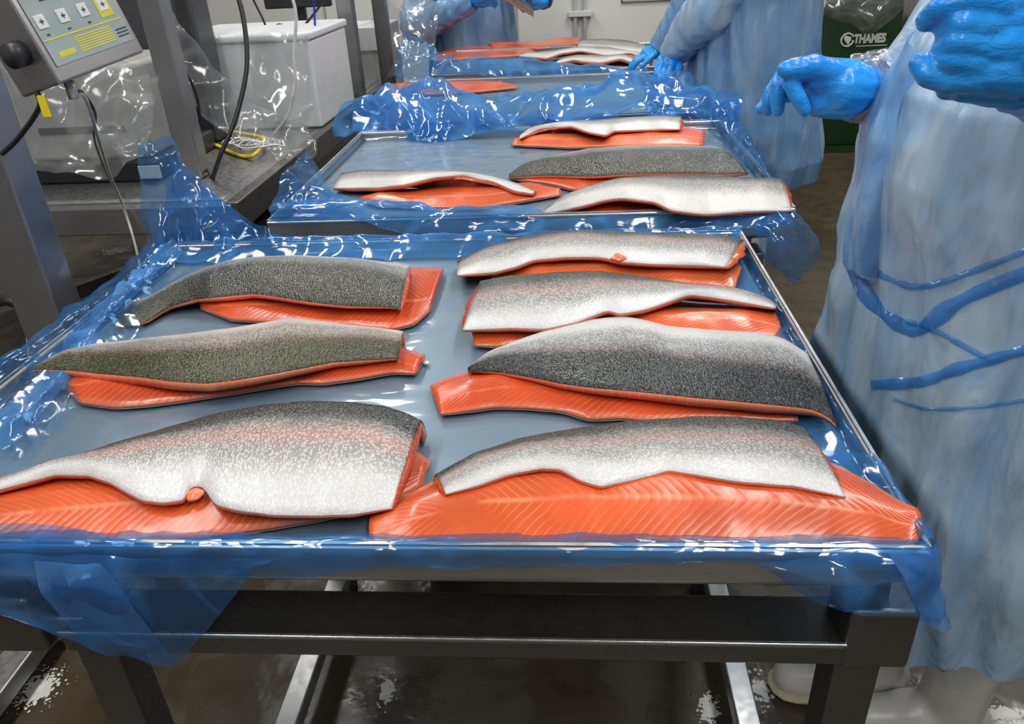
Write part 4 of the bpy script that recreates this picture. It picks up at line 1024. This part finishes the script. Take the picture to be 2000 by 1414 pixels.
# ------------------------------------------------------------------ people
def capsules(bm, caps, ns=12):
    """tapered capsules: (a, b, ra, rb)"""
    for a, b, ra, rb in caps:
        a = Vector(a); b = Vector(b); d = b-a; L = d.length
        d = d.normalized() if L > 1e-6 else Vector((0, 0, 1))
        pts = []; rad = []
        for t in (-1, -.85, -.5, 0): pts.append(a+d*ra*t); rad.append(max(1e-4, ra*math.sqrt(max(0, 1-t*t))))
        for t in (0, .5, .85, 1): pts.append(b+d*(rb*t + 1e-5)); rad.append(max(1e-4, rb*math.sqrt(max(0, 1-t*t))))
        V, F = tube_geo(pts, rad, ns)
        vs = [bm.verts.new(v) for v in V]
        for f in F: bm.faces.new([vs[i] for i in f])
def blob(name, caps, mat, parent, voxel=.004, smooth=4, disp=0., dscale=.02):
    bm = bmesh.new(); capsules(bm, caps)
    o = bm_obj(name, bm, mat, parent, True)
    r = o.modifiers.new('remesh', 'REMESH'); r.mode = 'VOXEL'; r.voxel_size = voxel; r.use_smooth_shade = True
    s = o.modifiers.new('smooth', 'SMOOTH'); s.factor = .6; s.iterations = smooth
    if disp:
        tx = bpy.data.textures.new(name+'_wrinkle', 'CLOUDS'); tx.noise_scale = dscale; tx.noise_depth = 3
        dm = o.modifiers.new('wrinkle', 'DISPLACE'); dm.texture = tx; dm.strength = disp; dm.mid_level = .5; dm.texture_coords = 'GLOBAL'
    return o
def ring_loft(name, rings, mat, parent, na=96, nz=90, fold=.012, seed=0., fs=(3.2, 2.2), tilt=.8, thick=0.):
    """cloth surface from (z, cx, cy, rx, ry) rings with hanging folds"""
    Zs = [r[0] for r in rings]; V = []; F = []
    for i in range(nz):
        t = i/(nz-1)*(len(rings)-1); k = min(int(t), len(rings)-2); f = t-k; f = f*f*(3-2*f)*.5+f*.5
        a, b = rings[k], rings[k+1]; z, cx_, cy_, rx, ry = [a[m]*(1-f)+b[m]*f for m in range(5)]
        for j in range(na):
            an = 2*math.pi*j/na; ca, sa = math.cos(an), math.sin(an)
            q = Vector((ca*fs[0]+z*tilt, sa*fs[0]-z*tilt*.7, z*fs[1]+seed))
            d = (.6-abs(noise.noise(q))*2)+.5*(.5-abs(noise.noise(q*2.2+Vector((5, 2, seed))))*2)+.25*noise.noise(q*5)
            pw = .85
            X = math.copysign(abs(ca)**pw, ca)*rx; Y = math.copysign(abs(sa)**pw, sa)*ry
            rr = 1+fold*d/max(.05, math.hypot(X, Y))
            V.append(Vector((cx_+X*rr, cy_+Y*rr, z+fold*.5*noise.noise(q*1.3)*(1 if 0 < i < nz-1 else 2))))
    for i in range(nz-1):
        for j in range(na):
            F.append((i*na+j, i*na+(j+1) % na, (i+1)*na+(j+1) % na, (i+1)*na+j))
    return mesh(name, V, F, mat, parent)
def sleeve(name, pts, rads, mat, parent, n=70, ns=40, wr=.006, seed=0.):
    c = catmull(pts, n); r = np.interp(np.linspace(0, 1, n), np.linspace(0, 1, len(rads)), rads)
    V, F = tube_geo(c, list(r), ns, cap=False)
    out = []
    for i in range(n):
        for k in range(ns):
            p = V[i*ns+k]; d = (p-c[i]).normalized(); a = 2*math.pi*k/ns
            q = Vector((i/n*9+math.sin(a)*1.1, math.cos(a)*1.5, seed)); out.append(p+d*wr*((.6-abs(noise.noise(q))*2.4)+.5*noise.noise(q*2.7)))
    return mesh(name, out, F, mat, parent)
def body_caps(cx_, cy_, fx, fy, h, feet, arms, head_tilt=(0, 0)):
    """continuous body: facing (fx, fy); feet: list of (x, y); arms: list of (shoulder, elbow, wrist)"""
    f = Vector((fx, fy, 0)).normalized(); s = Vector((-f.y, f.x, 0)); C = Vector((cx_, cy_, 0)); up = Vector((0, 0, 1))
    z = lambda k: up*h*k
    caps = []
    for i, ft in enumerate(feet):
        sd = 1 if i == 0 else -1
        hip = C+s*sd*.085+z(.50); ank = Vector((ft[0], ft[1], .09)); knee = hip.lerp(ank, .5)+f*.03
        caps += [(hip, knee, .085, .058), (knee, ank, .056, .036), (ank, ank+f*.12-up*.05, .036, .028)]
    caps += [(C+z(.50)+s*.06, C+z(.50)-s*.06, .105, .105), (C+z(.50), C+z(.62), .125, .12), (C+z(.62), C+z(.74), .12, .13), (C+z(.76)+s*.09, C+z(.76)-s*.09, .10, .10),
             (C+z(.80)+s*.15, C+z(.80)-s*.15, .065, .065), (C+z(.80), C+z(.87), .058, .052)]
    hd_ = C+z(.93)+f*.02
    caps += [(hd_+up*.025, hd_-up*.03+f*.015, .085, .068), (hd_-up*.06+f*.035, hd_-up*.075+f*.05, .048, .040), (hd_-up*.005+f*.085, hd_-up*.03+f*.10, .010, .015),
             (hd_+s*.078, hd_+s*.085-up*.02, .014, .014), (hd_-s*.078, hd_-s*.085-up*.02, .014, .014)]
    for S, E_, W in arms:
        caps += [(S, E_, .050, .040), (E_, W, .040, .028)]
    return caps, hd_
def face(parent, hd_, f, skin_dark=True):
    s = Vector((-f.y, f.x, 0)); up = Vector((0, 0, 1))
    for sd in (1, -1):
        bm = bmesh.new(); capsules(bm, [(hd_+f*.076+s*sd*.031+up*.008, hd_+f*.078+s*sd*.031+up*.008, .011, .011)]); e = bm_obj('eye', bm, M_WHITE_PLASTIC, parent, True)
        bm = bmesh.new(); capsules(bm, [(hd_+f*.086+s*sd*.031+up*.008, hd_+f*.0865+s*sd*.031+up*.008, .005, .005)]); bm_obj('iris', bm, M_DARK_PLASTIC, e, True)
    tube('mouth', [hd_+f*.082-up*.062+s*.022, hd_+f*.091-up*.064, hd_+f*.082-up*.062-s*.022], .004, plain('lip', (.25, .09, .07), .5), parent, 10, 6)
    bm = bmesh.new(); capsules(bm, [(hd_+up*.045-f*.012, hd_+up*.03-f*.025, .088, .086)]); bm_obj('hair_net', bm, M_HAIRNET, parent, True)
def boot(parent, fx, fy, f, h=.34):
    f = Vector((f[0], f[1], 0)).normalized(); A = Vector((fx, fy, 0)); up = Vector((0, 0, 1))
    blob('boot', [(A+up*.07, A+up*h, .058, .066), (A+up*.055-f*.03, A+up*.05+f*.08, .05, .05), (A+up*.045+f*.08, A+up*.042+f*.155, .048, .042)], M_BOOT, parent, .008, 5)
    caps = [(A+up*.018-f*.035, A+up*.018+f*.06, .050, .054), (A+up*.018+f*.06, A+up*.018+f*.155, .054, .049)]
    bm = bmesh.new(); capsules(bm, caps, 20)
    for v in bm.verts:
        v.co.z = .001 + (min(1, max(0, (v.co.z+.036)/.108)))*.030
    bm_obj('boot_sole', bm, M_BOOTSOLE, parent, True)

# ---- near worker on the right, facing the trays
P1 = empty('person', (.64, 1.10, 0), 'worker in pale blue plastic apron, blue gloves and white boots beside the nearest tray', 'person')
f1 = Vector((-1, .0, 0))
sR = Vector((.74, 1.30, 1.40)); eR = UY(1850, 185, 1.27); wR = UY(1690, 176, 1.16)
sL = Vector((.66, .90, 1.40)); eL = Vector((.80, .78, 1.16)); wL = UY(2010, 120, .76)
caps, hd_ = body_caps(.70, 1.10, -1, 0, 1.74, [(U(1850, 1372, .09).x, U(1850, 1372, .09).y), (.63, 1.29)], [(sR, eR, wR), (sL, eL, wL)])
bd1 = blob('body', caps, M_SKIN, P1, .012, 6)
face(P1, hd_, f1)
nb = U(1850, 1390, .06)
boot(P1, nb.x, nb.y, f1, .36); boot(P1, U(1640, 1315, .05).x+.06, U(1640, 1315, .05).y, f1, .36)
gown1 = ring_loft('gown', [(.42, .640, 1.13, .225, .300), (.52, .640, 1.13, .228, .31), (.65, .650, 1.13, .225, .32), (.80, .660, 1.13, .220, .32), (.93, .668, 1.13, .222, .31), (1.04, .668, 1.12, .226, .29), (1.12, .665, 1.11, .235, .275), (1.22, .672, 1.10, .232, .27), (1.32, .695, 1.10, .205, .265), (1.42, .73, 1.10, .15, .25), (1.49, .73, 1.10, .09, .14)],
          M_GOWN, P1, 150, 130, .022, 1.3, (3.0, 2.0), 1.2)
# apron front sheet standing off the gown on the table side
film('apron_panel', [[UY(1790, 60, 1.12), UY(1780, 90, 1.06), UY(1850, 130, 1.06)],
                     [UY(1700, 200, 1.14), UY(1706, 220, 1.06), UY(1775, 240, 1.05)],
                     [UY(1656, 380, 1.14), UY(1676, 395, 1.06), UY(1760, 420, 1.06)],
                     [UY(1646, 470, 1.14), UY(1668, 485, 1.06), UY(1755, 500, 1.06)],
                     [UY(1652, 520, 1.14), UY(1672, 540, 1.06), UY(1755, 560, 1.06)]], M_GOWN_EDGE, P1, 40, 70, .010, 9, 60., .004)
from mathutils.bvhtree import BVHTree
def tie(path, wpx, mat):
    """flat film band lying on the gown; its course is measured on the photo and dropped onto the cloth surface"""
    c = catmull([Vector((x, y, 0)) for x, y in path], 70); V = []; O = Vector((0, 0, CAMZ)); ok = []
    for i, q in enumerate(c):
        t = (c[min(i+1, 69)]-c[max(i-1, 0)]).normalized(); nn = Vector((-t.y, t.x, 0))
        w_ = wpx*(1+.5*noise.noise(Vector((i*.12, path[0][0], 0))))
        row = []
        for k in range(5):
            e = q+nn*w_*(k/4-.5); d = Vector(ray(e.x, e.y)).normalized()
            hit, nrm, _, _ = GBVH.ray_cast(O, d)
            if hit is None: row = None; break
            row.append(hit-d*(.003+.004*math.cos((k/4-.5)*3.0)))
        if row: V += row; ok.append(i)
    n_ = len(ok)
    F = [(i*5+k, (i+1)*5+k, (i+1)*5+k+1, i*5+k+1) for i in range(n_-1) if ok[i+1] == ok[i]+1 for k in range(4)]
    return mesh('apron_tie', V, F, mat, P1)
GBVH = BVHTree.FromPolygons([v.co for v in gown1.data.vertices], [tuple(f.vertices) for f in gown1.data.polygons])
tie([(1655, 500), (1682, 560), (1720, 608), (1765, 638), (1800, 640), (1860, 597), (1930, 562), (2030, 524)], 28, M_FILM_DENSE)
tie([(1672, 505), (1730, 542), (1800, 560), (1900, 530), (2030, 480)], 13, M_FILM)
tie([(1770, 628), (1830, 648), (1890, 680), (1935, 706)], 12, M_FILM)
tie([(1700, 752), (1800, 745), (1870, 720), (2030, 676)], 22, M_FILM_DENSE)
tie([(1745, 780), (1810, 798), (1900, 796), (2030, 778)], 8, M_FILM)
sleeve('sleeve', [sR+Vector((.03, 0, 0)), sR.lerp(eR, .6), eR, eR.lerp(wR, .5), wR+Vector((.0, 0, 0))], [.085, .075, .07, .055, .042], M_GOWN, P1, seed=1.)
sleeve('sleeve', [sL+Vector((.03, 0, 0)), sL.lerp(eL, .6), eL, eL.lerp(wL, .5), wL+Vector((.01, 0, 0))], [.085, .08, .075, .062, .05], M_GOWN, P1, seed=2.)
film('cuff_frill', [[UY(1662, 138, 1.15), UY(1680, 128, 1.15), UY(1702, 132, 1.15)], [UY(1660, 122, 1.15), UY(1682, 112, 1.15), UY(1705, 126, 1.15)], [UY(1660, 106, 1.155), UY(1674, 108, 1.155), UY(1700, 124, 1.155)]], M_CLEAR, P1, 16, 16, .006, 40, 61., .003)
sleeve('wrist_cuff', [UY(1668, 175, 1.145), UY(1690, 176, 1.155), UY(1715, 172, 1.17)], [.040, .043, .050], M_CLEAR, P1, 20, 30, .006, 3.)
# right hand (thumb on top, fingers hanging)
Hy = 1.13
h = lambda a, b, dy=0.: UY(a, b, Hy+dy)
R_ = .0112
caps = [(h(1692, 176, .02), h(1650, 172), .033, .036), (h(1660, 160), h(1598, 148), .030, .026), (h(1655, 190), h(1600, 192, .01), .030, .027), (h(1640, 172, .02), h(1580, 160, .03), .034, .028),
        (h(1640, 146, -.005), h(1588, 133, -.015), .019, .0175), (h(1588, 133, -.015), h(1552, 134, -.022), .0165, .0145), (h(1552, 134, -.022), h(1533, 136, -.024), .0135, .0115),
        (h(1590, 128, .015), h(1545, 140, .0), .016, .0135), (h(1545, 142, .0), h(1545, 165, -.018), .0125, .012), (h(1545, 165, -.018), h(1560, 193, -.022), .0118, .011), (h(1560, 193, -.022), h(1571, 215, -.02), .011, .0098),
        (h(1585, 135, .035), h(1530, 148, .03), .016, .0135), (h(1530, 148, .03), h(1522, 168, .012), .0128, .012), (h(1522, 168, .012), h(1519, 194, .008), .0118, .011), (h(1519, 194, .008), h(1519, 214, .01), .0108, .0098),
        (h(1580, 150, .05), h(1522, 160, .052), .015, .0125), (h(1522, 160, .052), h(1507, 180, .038), .012, .0112), (h(1507, 180, .038), h(1500, 202, .034), .0108, .010), (h(1500, 202, .034), h(1499, 215, .036), .0098, .009),
        (h(1585, 180, .06), h(1520, 185, .065), .014, .0115), (h(1520, 185, .065), h(1498, 200, .055), .0108, .0098), (h(1498, 200, .055), h(1483, 215, .05), .0094, .0078)]
blob('glove', caps, M_GLOVE, P1, .0026, 4, .0025, .014)
# left hand close to the camera, fingers curled
Ny = .735
h = lambda a, b, dy=0.: UY(a, b, Ny+dy)
caps = [(h(2060, 110, .03), h(1990, 105, .015), .036, .034), (h(1995, 45, .02), h(1930, 48, .004), .023, .018), (h(1995, 95, .012), h(1925, 92, .0), .026, .020), (h(1990, 140, .012), h(1905, 140, .0), .026, .020), (h(1985, 172, .02), h(1880, 168, .008), .020, .014), (h(2010, 10, .03), h(1950, 12, .01), .022, .018),
        (h(1950, 8, .0), h(1885, 2, -.010), .0135, .0125), (h(1885, 2, -.010), h(1838, 18, .0), .0122, .0118), (h(1838, 18, .0), h(1812, 40, .010), .0115, .0100),
        (h(1935, 50, -.002), h(1878, 48, -.014), .0135, .0125), (h(1878, 48, -.014), h(1850, 62, .0), .0118, .0105), (h(1850, 62, .0), h(1870, 74, .022), .0105, .0095),
        (h(1925, 92, -.004), h(1868, 84, -.016), .0135, .0125), (h(1868, 84, -.016), h(1842, 96, .0), .0118, .0105), (h(1842, 96, .0), h(1862, 108, .022), .0100, .009),
        (h(1908, 128, -.006), h(1862, 118, -.016), .0130, .0115), (h(1862, 118, -.016), h(1836, 116, -.002), .0110, .0095),
        (h(1915, 150, -.002), h(1850, 156, -.010), .0150, .0130), (h(1850, 156, -.010), h(1814, 146, -.006), .0125, .0112), (h(1814, 146, -.006), h(1796, 124, .004), .0110, .0095),
        (h(1905, 168, .012), h(1848, 176, .016), .013, .0095)]
blob('glove', caps, M_GLOVE, P1, .0022, 3, .0025, .018)

# ---- second worker, standing by the third tray
P2 = empty('person', (.70, 3.05, 0), 'worker in blue plastic gown leaning a gloved hand on the third tray film', 'person')
f2 = Vector((-1, .1, 0)).normalized()
wA = U(1312, 108, 1.02); hA = U(1292, 140, .98)
sA = Vector((.62, 2.88, 1.42)); eA = UY(1385, 20, 2.92)
sB = Vector((.66, 3.32, 1.42)); eB = Vector((.50, 3.42, 1.18)); wB = UY(1288, 96, 3.45)
caps, hd2 = body_caps(.72, 3.08, f2.x, f2.y, 1.76, [(.72, 2.98), (.72, 3.2)], [(sA, eA, wA), (sB, eB, wB)])
blob('body', caps, M_SKIN2, P2, .014, 6); face(P2, hd2, f2)
boot(P2, .72, 2.98, f2); boot(P2, .72, 3.2, f2)
ring_loft('gown', [(.58, .70, 3.05, .235, .25), (.66, .70, 3.05, .25, .26), (.80, .69, 3.06, .24, .26), (1.0, .68, 3.08, .225, .26), (1.2, .68, 3.09, .205, .25), (1.38, .69, 3.09, .17, .25), (1.50, .70, 3.09, .09, .14)],
          M_GOWN2, P2, 110, 90, .018, 4.1, (3.6, 1.2), 1.5)
sleeve('sleeve', [sA, sA.lerp(eA, .6), eA, eA.lerp(wA, .5), wA], [.095, .085, .085, .07, .048], M_GOWN, P2, wr=.008, seed=5.)
sleeve('sleeve', [sB, sB.lerp(eB, .6), eB, eB.lerp(wB, .5), wB], [.09, .08, .075, .06, .045], M_GOWN2, P2, seed=6.)
up = Vector((0, 0, 1))
def reach_hand(parent, wrist, d, side, spread=.022, drop=.5):
    """gloved hand: palm along d, four fingers bending down and a thumb at the side"""
    d = Vector(d).normalized(); s = Vector(side).normalized()
    pc_ = wrist+d*.05; caps = [(wrist, pc_+s*.018, .030, .028), (wrist, pc_-s*.018, .030, .028), (pc_+s*.028, pc_-s*.028, .020, .020)]
    for k, L in zip((-1.5, -.5, .5, 1.5), (.060, .074, .078, .068)):
        a = pc_+s*spread*k+d*.018; b = a+d*L*.45-up*L*.15*drop; c_ = b+d*L*.30-up*L*.45*drop; e_ = c_+d*L*.05-up*L*.38*drop
        caps += [(a, b, .0125, .0115), (b, c_, .0112, .0105), (c_, e_, .0102, .009)]
    a = wrist+d*.02+s*.03; b = a+d*.035+s*.025-up*.01; c_ = b+d*.03+s*.006-up*.015
    caps += [(a, b, .016, .0135), (b, c_, .013, .0105)]
    return blob('glove', caps, M_GLOVE, parent, .004, 3, .004, .02)
reach_hand(P2, wA, hA-wA, (.75, -.65, 0), .021, .5)
reach_hand(P2, wB, (-.9, .1, -.35), (.1, -1, 0))

# ---- third worker, nearly hidden behind the second
P3 = empty('person', (1.05, 4.3, 0), 'worker in white coat mostly hidden behind the blue gown, one gloved hand showing', 'person')
f3 = Vector((-.8, -.6, 0)).normalized()
sA3 = Vector((1.16, 4.22, 1.42)); wA3 = UY(1582, 48, 4.2); eA3 = (sA3+wA3)/2+Vector((.03, .05, 0))
sB3 = Vector((.86, 4.42, 1.42)); eB3 = Vector((.82, 4.46, 1.15)); wB3 = Vector((.80, 4.40, .95))
caps, hd3 = body_caps(1.0, 4.35, f3.x, f3.y, 1.72, [(1.05, 4.26), (.95, 4.42)], [(sA3, eA3, wA3), (sB3, eB3, wB3)])
blob('body', caps, M_SKIN, P3, .016, 5); face(P3, hd3, f3)
boot(P3, 1.05, 4.26, f3); boot(P3, .95, 4.42, f3)
ring_loft('coat', [(.55, 1.0, 4.35, .17, .17), (.8, 1.0, 4.35, .17, .18), (1.1, 1.0, 4.35, .16, .18), (1.38, 1.0, 4.35, .15, .19), (1.49, 1.0, 4.35, .08, .12)], M_COAT, P3, 60, 40, .012, 7.)
sleeve('sleeve', [sA3, sA3.lerp(eA3, .5), eA3, wA3+up*.03], [.08, .07, .06, .055], M_COAT, P3, seed=7.)
sleeve('sleeve', [sB3, sB3.lerp(eB3, .5), eB3, wB3], [.08, .07, .06, .05], M_COAT, P3, seed=8.)
reach_hand(P3, wA3-up*.05, (0, -.1, -1), (.9, -.3, 0), .02, .1)
reach_hand(P3, wB3, (-.5, -.3, -.8), (.5, -.8, 0), .02, .1)

# ---- far worker on the left holding a fish
P4 = empty('person', (-.55, 4.95, 0), 'far worker in blue gown behind the last tray, holding a silver fish', 'person')
f4 = Vector((.25, -1, 0)).normalized()
sA4 = Vector((-.80, 4.95, 1.38)); eA4 = UY(812, 52, 4.72); wA4 = UY(925, 2, 4.62)
sB4 = Vector((-.32, 4.95, 1.38)); eB4 = Vector((-.12, 4.86, 1.25)); wB4 = UY(1062, 4, 4.66)
caps, hd4 = body_caps(-.56, 5.0, f4.x, f4.y, 1.72, [(-.46, 5.0), (-.66, 5.0)], [(sA4, eA4, wA4), (sB4, eB4, wB4)])
blob('body', caps, M_SKIN2, P4, .016, 5); face(P4, hd4, f4)
boot(P4, -.46, 5.0, f4); boot(P4, -.66, 5.0, f4)
ring_loft('gown', [(.45, -.57, 5.0, .27, .2), (.8, -.57, 5.0, .27, .19), (1.05, -.58, 5.0, .255, .18), (1.25, -.58, 5.0, .24, .17), (1.38, -.57, 5.0, .23, .15), (1.48, -.56, 5.0, .12, .09)], M_GOWN2, P4, 90, 60, .022, 9., (3.4, 1.4), 1.6)
sleeve('sleeve', [sA4, sA4.lerp(eA4, .5), eA4, eA4.lerp(wA4, .5), wA4], [.09, .085, .085, .075, .05], M_GOWN2, P4, wr=.01, seed=9.)
sleeve('sleeve', [sB4, sB4.lerp(eB4, .5), eB4, eB4.lerp(wB4, .5), wB4], [.09, .085, .08, .065, .045], M_GOWN2, P4, wr=.008, seed=10.)
reach_hand(P4, wA4, (1, -.1, .05), (0, -.6, .8), .02, .3)
reach_hand(P4, wB4, (-1, -.2, .0), (0, -.6, .8), .02, .3)
# fish in the far worker's hands
a = UY(965, -28, 4.56); b = UY(1042, 24, 4.50); dd = (b-a)
hf = empty('held_fillet', a, 'silver fish fillet held up by the far worker, tail pointing down right', 'fish fillet')
top = []; bot = []; uv = []
n_ = 24
side = Vector((0, -.35, 1)).normalized()
for i in range(n_):
    t = i/(n_-1); c = a+dd*(t*1.15-.15); wd = .050*(1-.55*t); r1 = []; r2 = []; u1 = []
    for j in range(9):
        v = j/8-.5; p = c+side*wd*2*v; bow = .012*math.cos(v*math.pi)
        r1.append(p+Vector((0, -bow-.006, 0))); r2.append(p+Vector((0, .010, -.004))); u1.append((t*.3, j/8))
    top.append(r1); bot.append(r2); uv.append(u1)
loft_mesh('skin', top, [[p+Vector((0, .0015, 0)) for p in r] for r in top], uv, M_SK_SILVER, hf)
loft_mesh('flesh', [[p+Vector((0, .0015, 0)) for p in r] for r in top], bot, uv, M_FLESH, hf)

# ------------------------------------------------------------------ green wheeled bin
BG = plain('green_bin_plastic', (.012, .045, .014), .42, nscale=8, var=.15)
bn = empty('wheelie_bin', (2.0, 5.7, 0), 'dark green wheeled bin with white lettering against the back wall', 'bin')
bx0, bx1 = UY(1590, 290, 5.6).x, UY(1742, 290, 5.6).x
tx0, tx1 = UY(1590, 10, 5.58).x-.02, UY(1765, 10, 5.58).x
bm = bmesh.new()
lowz, hz = .05, 1.0
vs = [bm.verts.new(v) for v in ((bx0+.02, 5.62, lowz), (bx1, 5.62, lowz), (bx1, 6.05, lowz), (bx0+.02, 6.05, lowz), (tx0, 5.57, hz), (tx1, 5.57, hz), (tx1, 6.1, hz), (tx0, 6.1, hz))]
for f in ((0, 3, 2, 1), (4, 5, 6, 7), (0, 1, 5, 4), (1, 2, 6, 5), (2, 3, 7, 6), (3, 0, 4, 7)): bm.faces.new([vs[i] for i in f])
bmesh.ops.bevel(bm, geom=bm.edges[:], offset=.02, segments=3, affect='EDGES', profile=.5)
bm_obj('bin_body', bm, BG, bn, True)
box('bin_rim', (tx0-.03, 5.545, hz-.02), (tx1+.03, 6.12, hz+.03), BG, bn, .01)
box('bin_lid', (tx0-.03, 5.55, hz+.03), (tx1+.03, 6.13, hz+.07), BG, bn, .015)
for x in (bx0-.01, bx1+.03):
    V, F = tube_geo([Vector((x-.03, 6.02, .1)), Vector((x+.03, 6.02, .1))], .1, 20); mesh('wheel', V, F, M_BLACK, bn)
box('foot', (bx0+.04, 5.63, 0), (bx1-.03, 5.68, .06), BG, bn, .004)
M_PRINT = plain('white_print', (.72, .75, .70), .5, var=.03)
def text(s, loc, size, rot, mat, par, name='lettering', bold=.0):
    c = bpy.data.curves.new(name, 'FONT'); c.body = s; c.size = size; c.extrude = .0006; c.offset = bold; c.resolution_u = 3
    o = bpy.data.objects.new(name, c); COL.objects.link(o); o.data.materials.append(mat)
    dg = bpy.context.evaluated_depsgraph_get(); me = bpy.data.meshes.new_from_object(o.evaluated_get(dg)); bpy.data.objects.remove(o)
    me.transform(Matrix.Translation(Vector(loc)) @ rot)
    return link(name, me, None, par, False)
lean = math.atan2(.05, hz-lowz)
def onbin(px, py):
    # point on the leaning front face
    z = UY(px, py, 5.58).z; y = 5.62-.05*(z-lowz)/(hz-lowz)-.003
    return UY(px, py, y)
RT = Matrix.Rotation(math.pi/2+lean, 4, 'X')
pA = onbin(1667, 84); pB = onbin(1732, 82); pT = onbin(1667, 66)
text('THAMES', pA, (pT.z-pA.z)*1.30, RT @ Matrix.Diagonal(((pB.x-pA.x)/((pT.z-pA.z)*1.30*3.95), 1, 1, 1)), M_PRINT, bn, bold=.004)
pu = onbin(1700, 89); box('lettering_underline', (onbin(1672, 89).x, pu.y-.002, pu.z-.003), (onbin(1732, 89).x, pu.y, pu.z+.002), M_PRINT, bn, 0)
pc_ = onbin(1655, 78); rr = (onbin(1667, 78).x-onbin(1643, 78).x)/2
ring = [pc_+Vector((rr*math.cos(t), -.001, rr*math.sin(t))) for t in np.linspace(.4, 2*math.pi-.1, 30)]
V, F = tube_geo(ring, .006, 6); mesh('emblem_ring', V, F, M_PRINT, bn)
for q, (ax, az, bx_, bz, r) in enumerate(((-.3, .35, .35, .25, .014), (-.05, .1, .2, -.5, .018), (.35, .25, .5, -.1, .010))):
    bm = bmesh.new(); capsules(bm, [(pc_+Vector((ax*rr, 0, az*rr)), pc_+Vector((bx_*rr, 0, bz*rr)), r, r*.5)], 8)
    for v in bm.verts: v.co.y = pc_.y+(v.co.y-pc_.y)*.1
    bm_obj('emblem_shape', bm, M_PRINT, bn, True)
C3 = empty('clear_bag', (1.95, 5.5, .9), 'clear bag drooping over the front of the green bin', 'plastic bag')
film('bag_sheet', [[UY(1600, -10, 5.5), UY(1650, -14, 5.46), UY(1700, -14, 5.46), UY(1770, -10, 5.5)], [UY(1604, 14, 5.48), UY(1660, 24, 5.44), UY(1705, 24, 5.44), UY(1768, 10, 5.48)], [UY(1612, 30, 5.5), UY(1665, 50, 5.46), UY(1700, 68, 5.46), UY(1766, 14, 5.5)]], M_CLEAR, C3, 50, 40, .04, 6, 70., .01)
# pale cabinet corner right of the bin
cb = empty('grey_cabinet', (2.6, 5.8, 0), 'pale grey cabinet side standing right of the green bin', 'cabinet')
xq = UY(1768, 100, 5.8).x
box('cabinet_body', (xq+.05, 5.75, .05), (xq+.6, 6.15, 1.6), plain('cabinet_grey', (.52, .51, .47), .45), cb, .008)
box('plinth', (xq+.07, 5.77, 0), (xq+.58, 6.13, .05), M_DARK_PLASTIC, cb, .004)
box('door_panel', (xq+.08, 5.738, .1), (xq+.57, 5.752, 1.55), plain('cabinet_door', (.55, .54, .5), .45), cb, .004)

# ------------------------------------------------------------------ foam and puddle marks on the floor
def foam(name, label, px, py, rx, ry, n, seed, rmin=.0015, rmax=.006):
    rnd = random.Random(seed); c = U(px, py, 0); bm = bmesh.new()
    for i in range(n):
        r = rnd.gauss(0, .45); t = rnd.uniform(0, 2*math.pi); rad = rnd.uniform(rmin, rmax)*(1.2-min(1, abs(r)))
        if rad < rmin*.6: rad = rmin*.6
        p = c+Vector((rx*r*math.cos(t), ry*r*math.sin(t), 0))
        vs = [bm.verts.new(p+Vector((rad*math.cos(a)*(1+.3*rnd.random()), rad*math.sin(a)*(1+.3*rnd.random()), .0003))) for a in np.linspace(0, 2*math.pi, 8)[:-1]]
        tp = bm.verts.new(p+Vector((0, 0, rad*.55)))
        for k in range(7): bm.faces.new((vs[k], vs[(k+1) % 7], tp))
    o = bm_obj(name, bm, M_FOAM, None, True); tag(o, label, 'foam', kind='stuff'); return o
M_FOAM = plain('soap_foam', (.80, .80, .76), .3)
foam('floor_foam', 'patch of white soap foam on the wet floor at lower left', 75, 1345, .075, .075, 420, 1)
foam('floor_foam', 'white foam flecks beside the right stretcher under the nearest table', 1385, 1385, .035, .06, 160, 2)
foam('floor_foam', 'thin line of foam flecks right of the right stretcher', 1485, 1345, .04, .08, 110, 3)
foam('floor_foam', 'foam flecks on the floor at lower right behind the near boot', 1960, 1395, .07, .03, 240, 4)
foam('floor_foam', 'pale splashes on the far floor left of the nearest tray', 225, 490, .16, .10, 160, 5, .003, .012)
foam('floor_foam', 'small bright drops on the floor behind the left stretcher', 755, 1350, .03, .07, 120, 6)
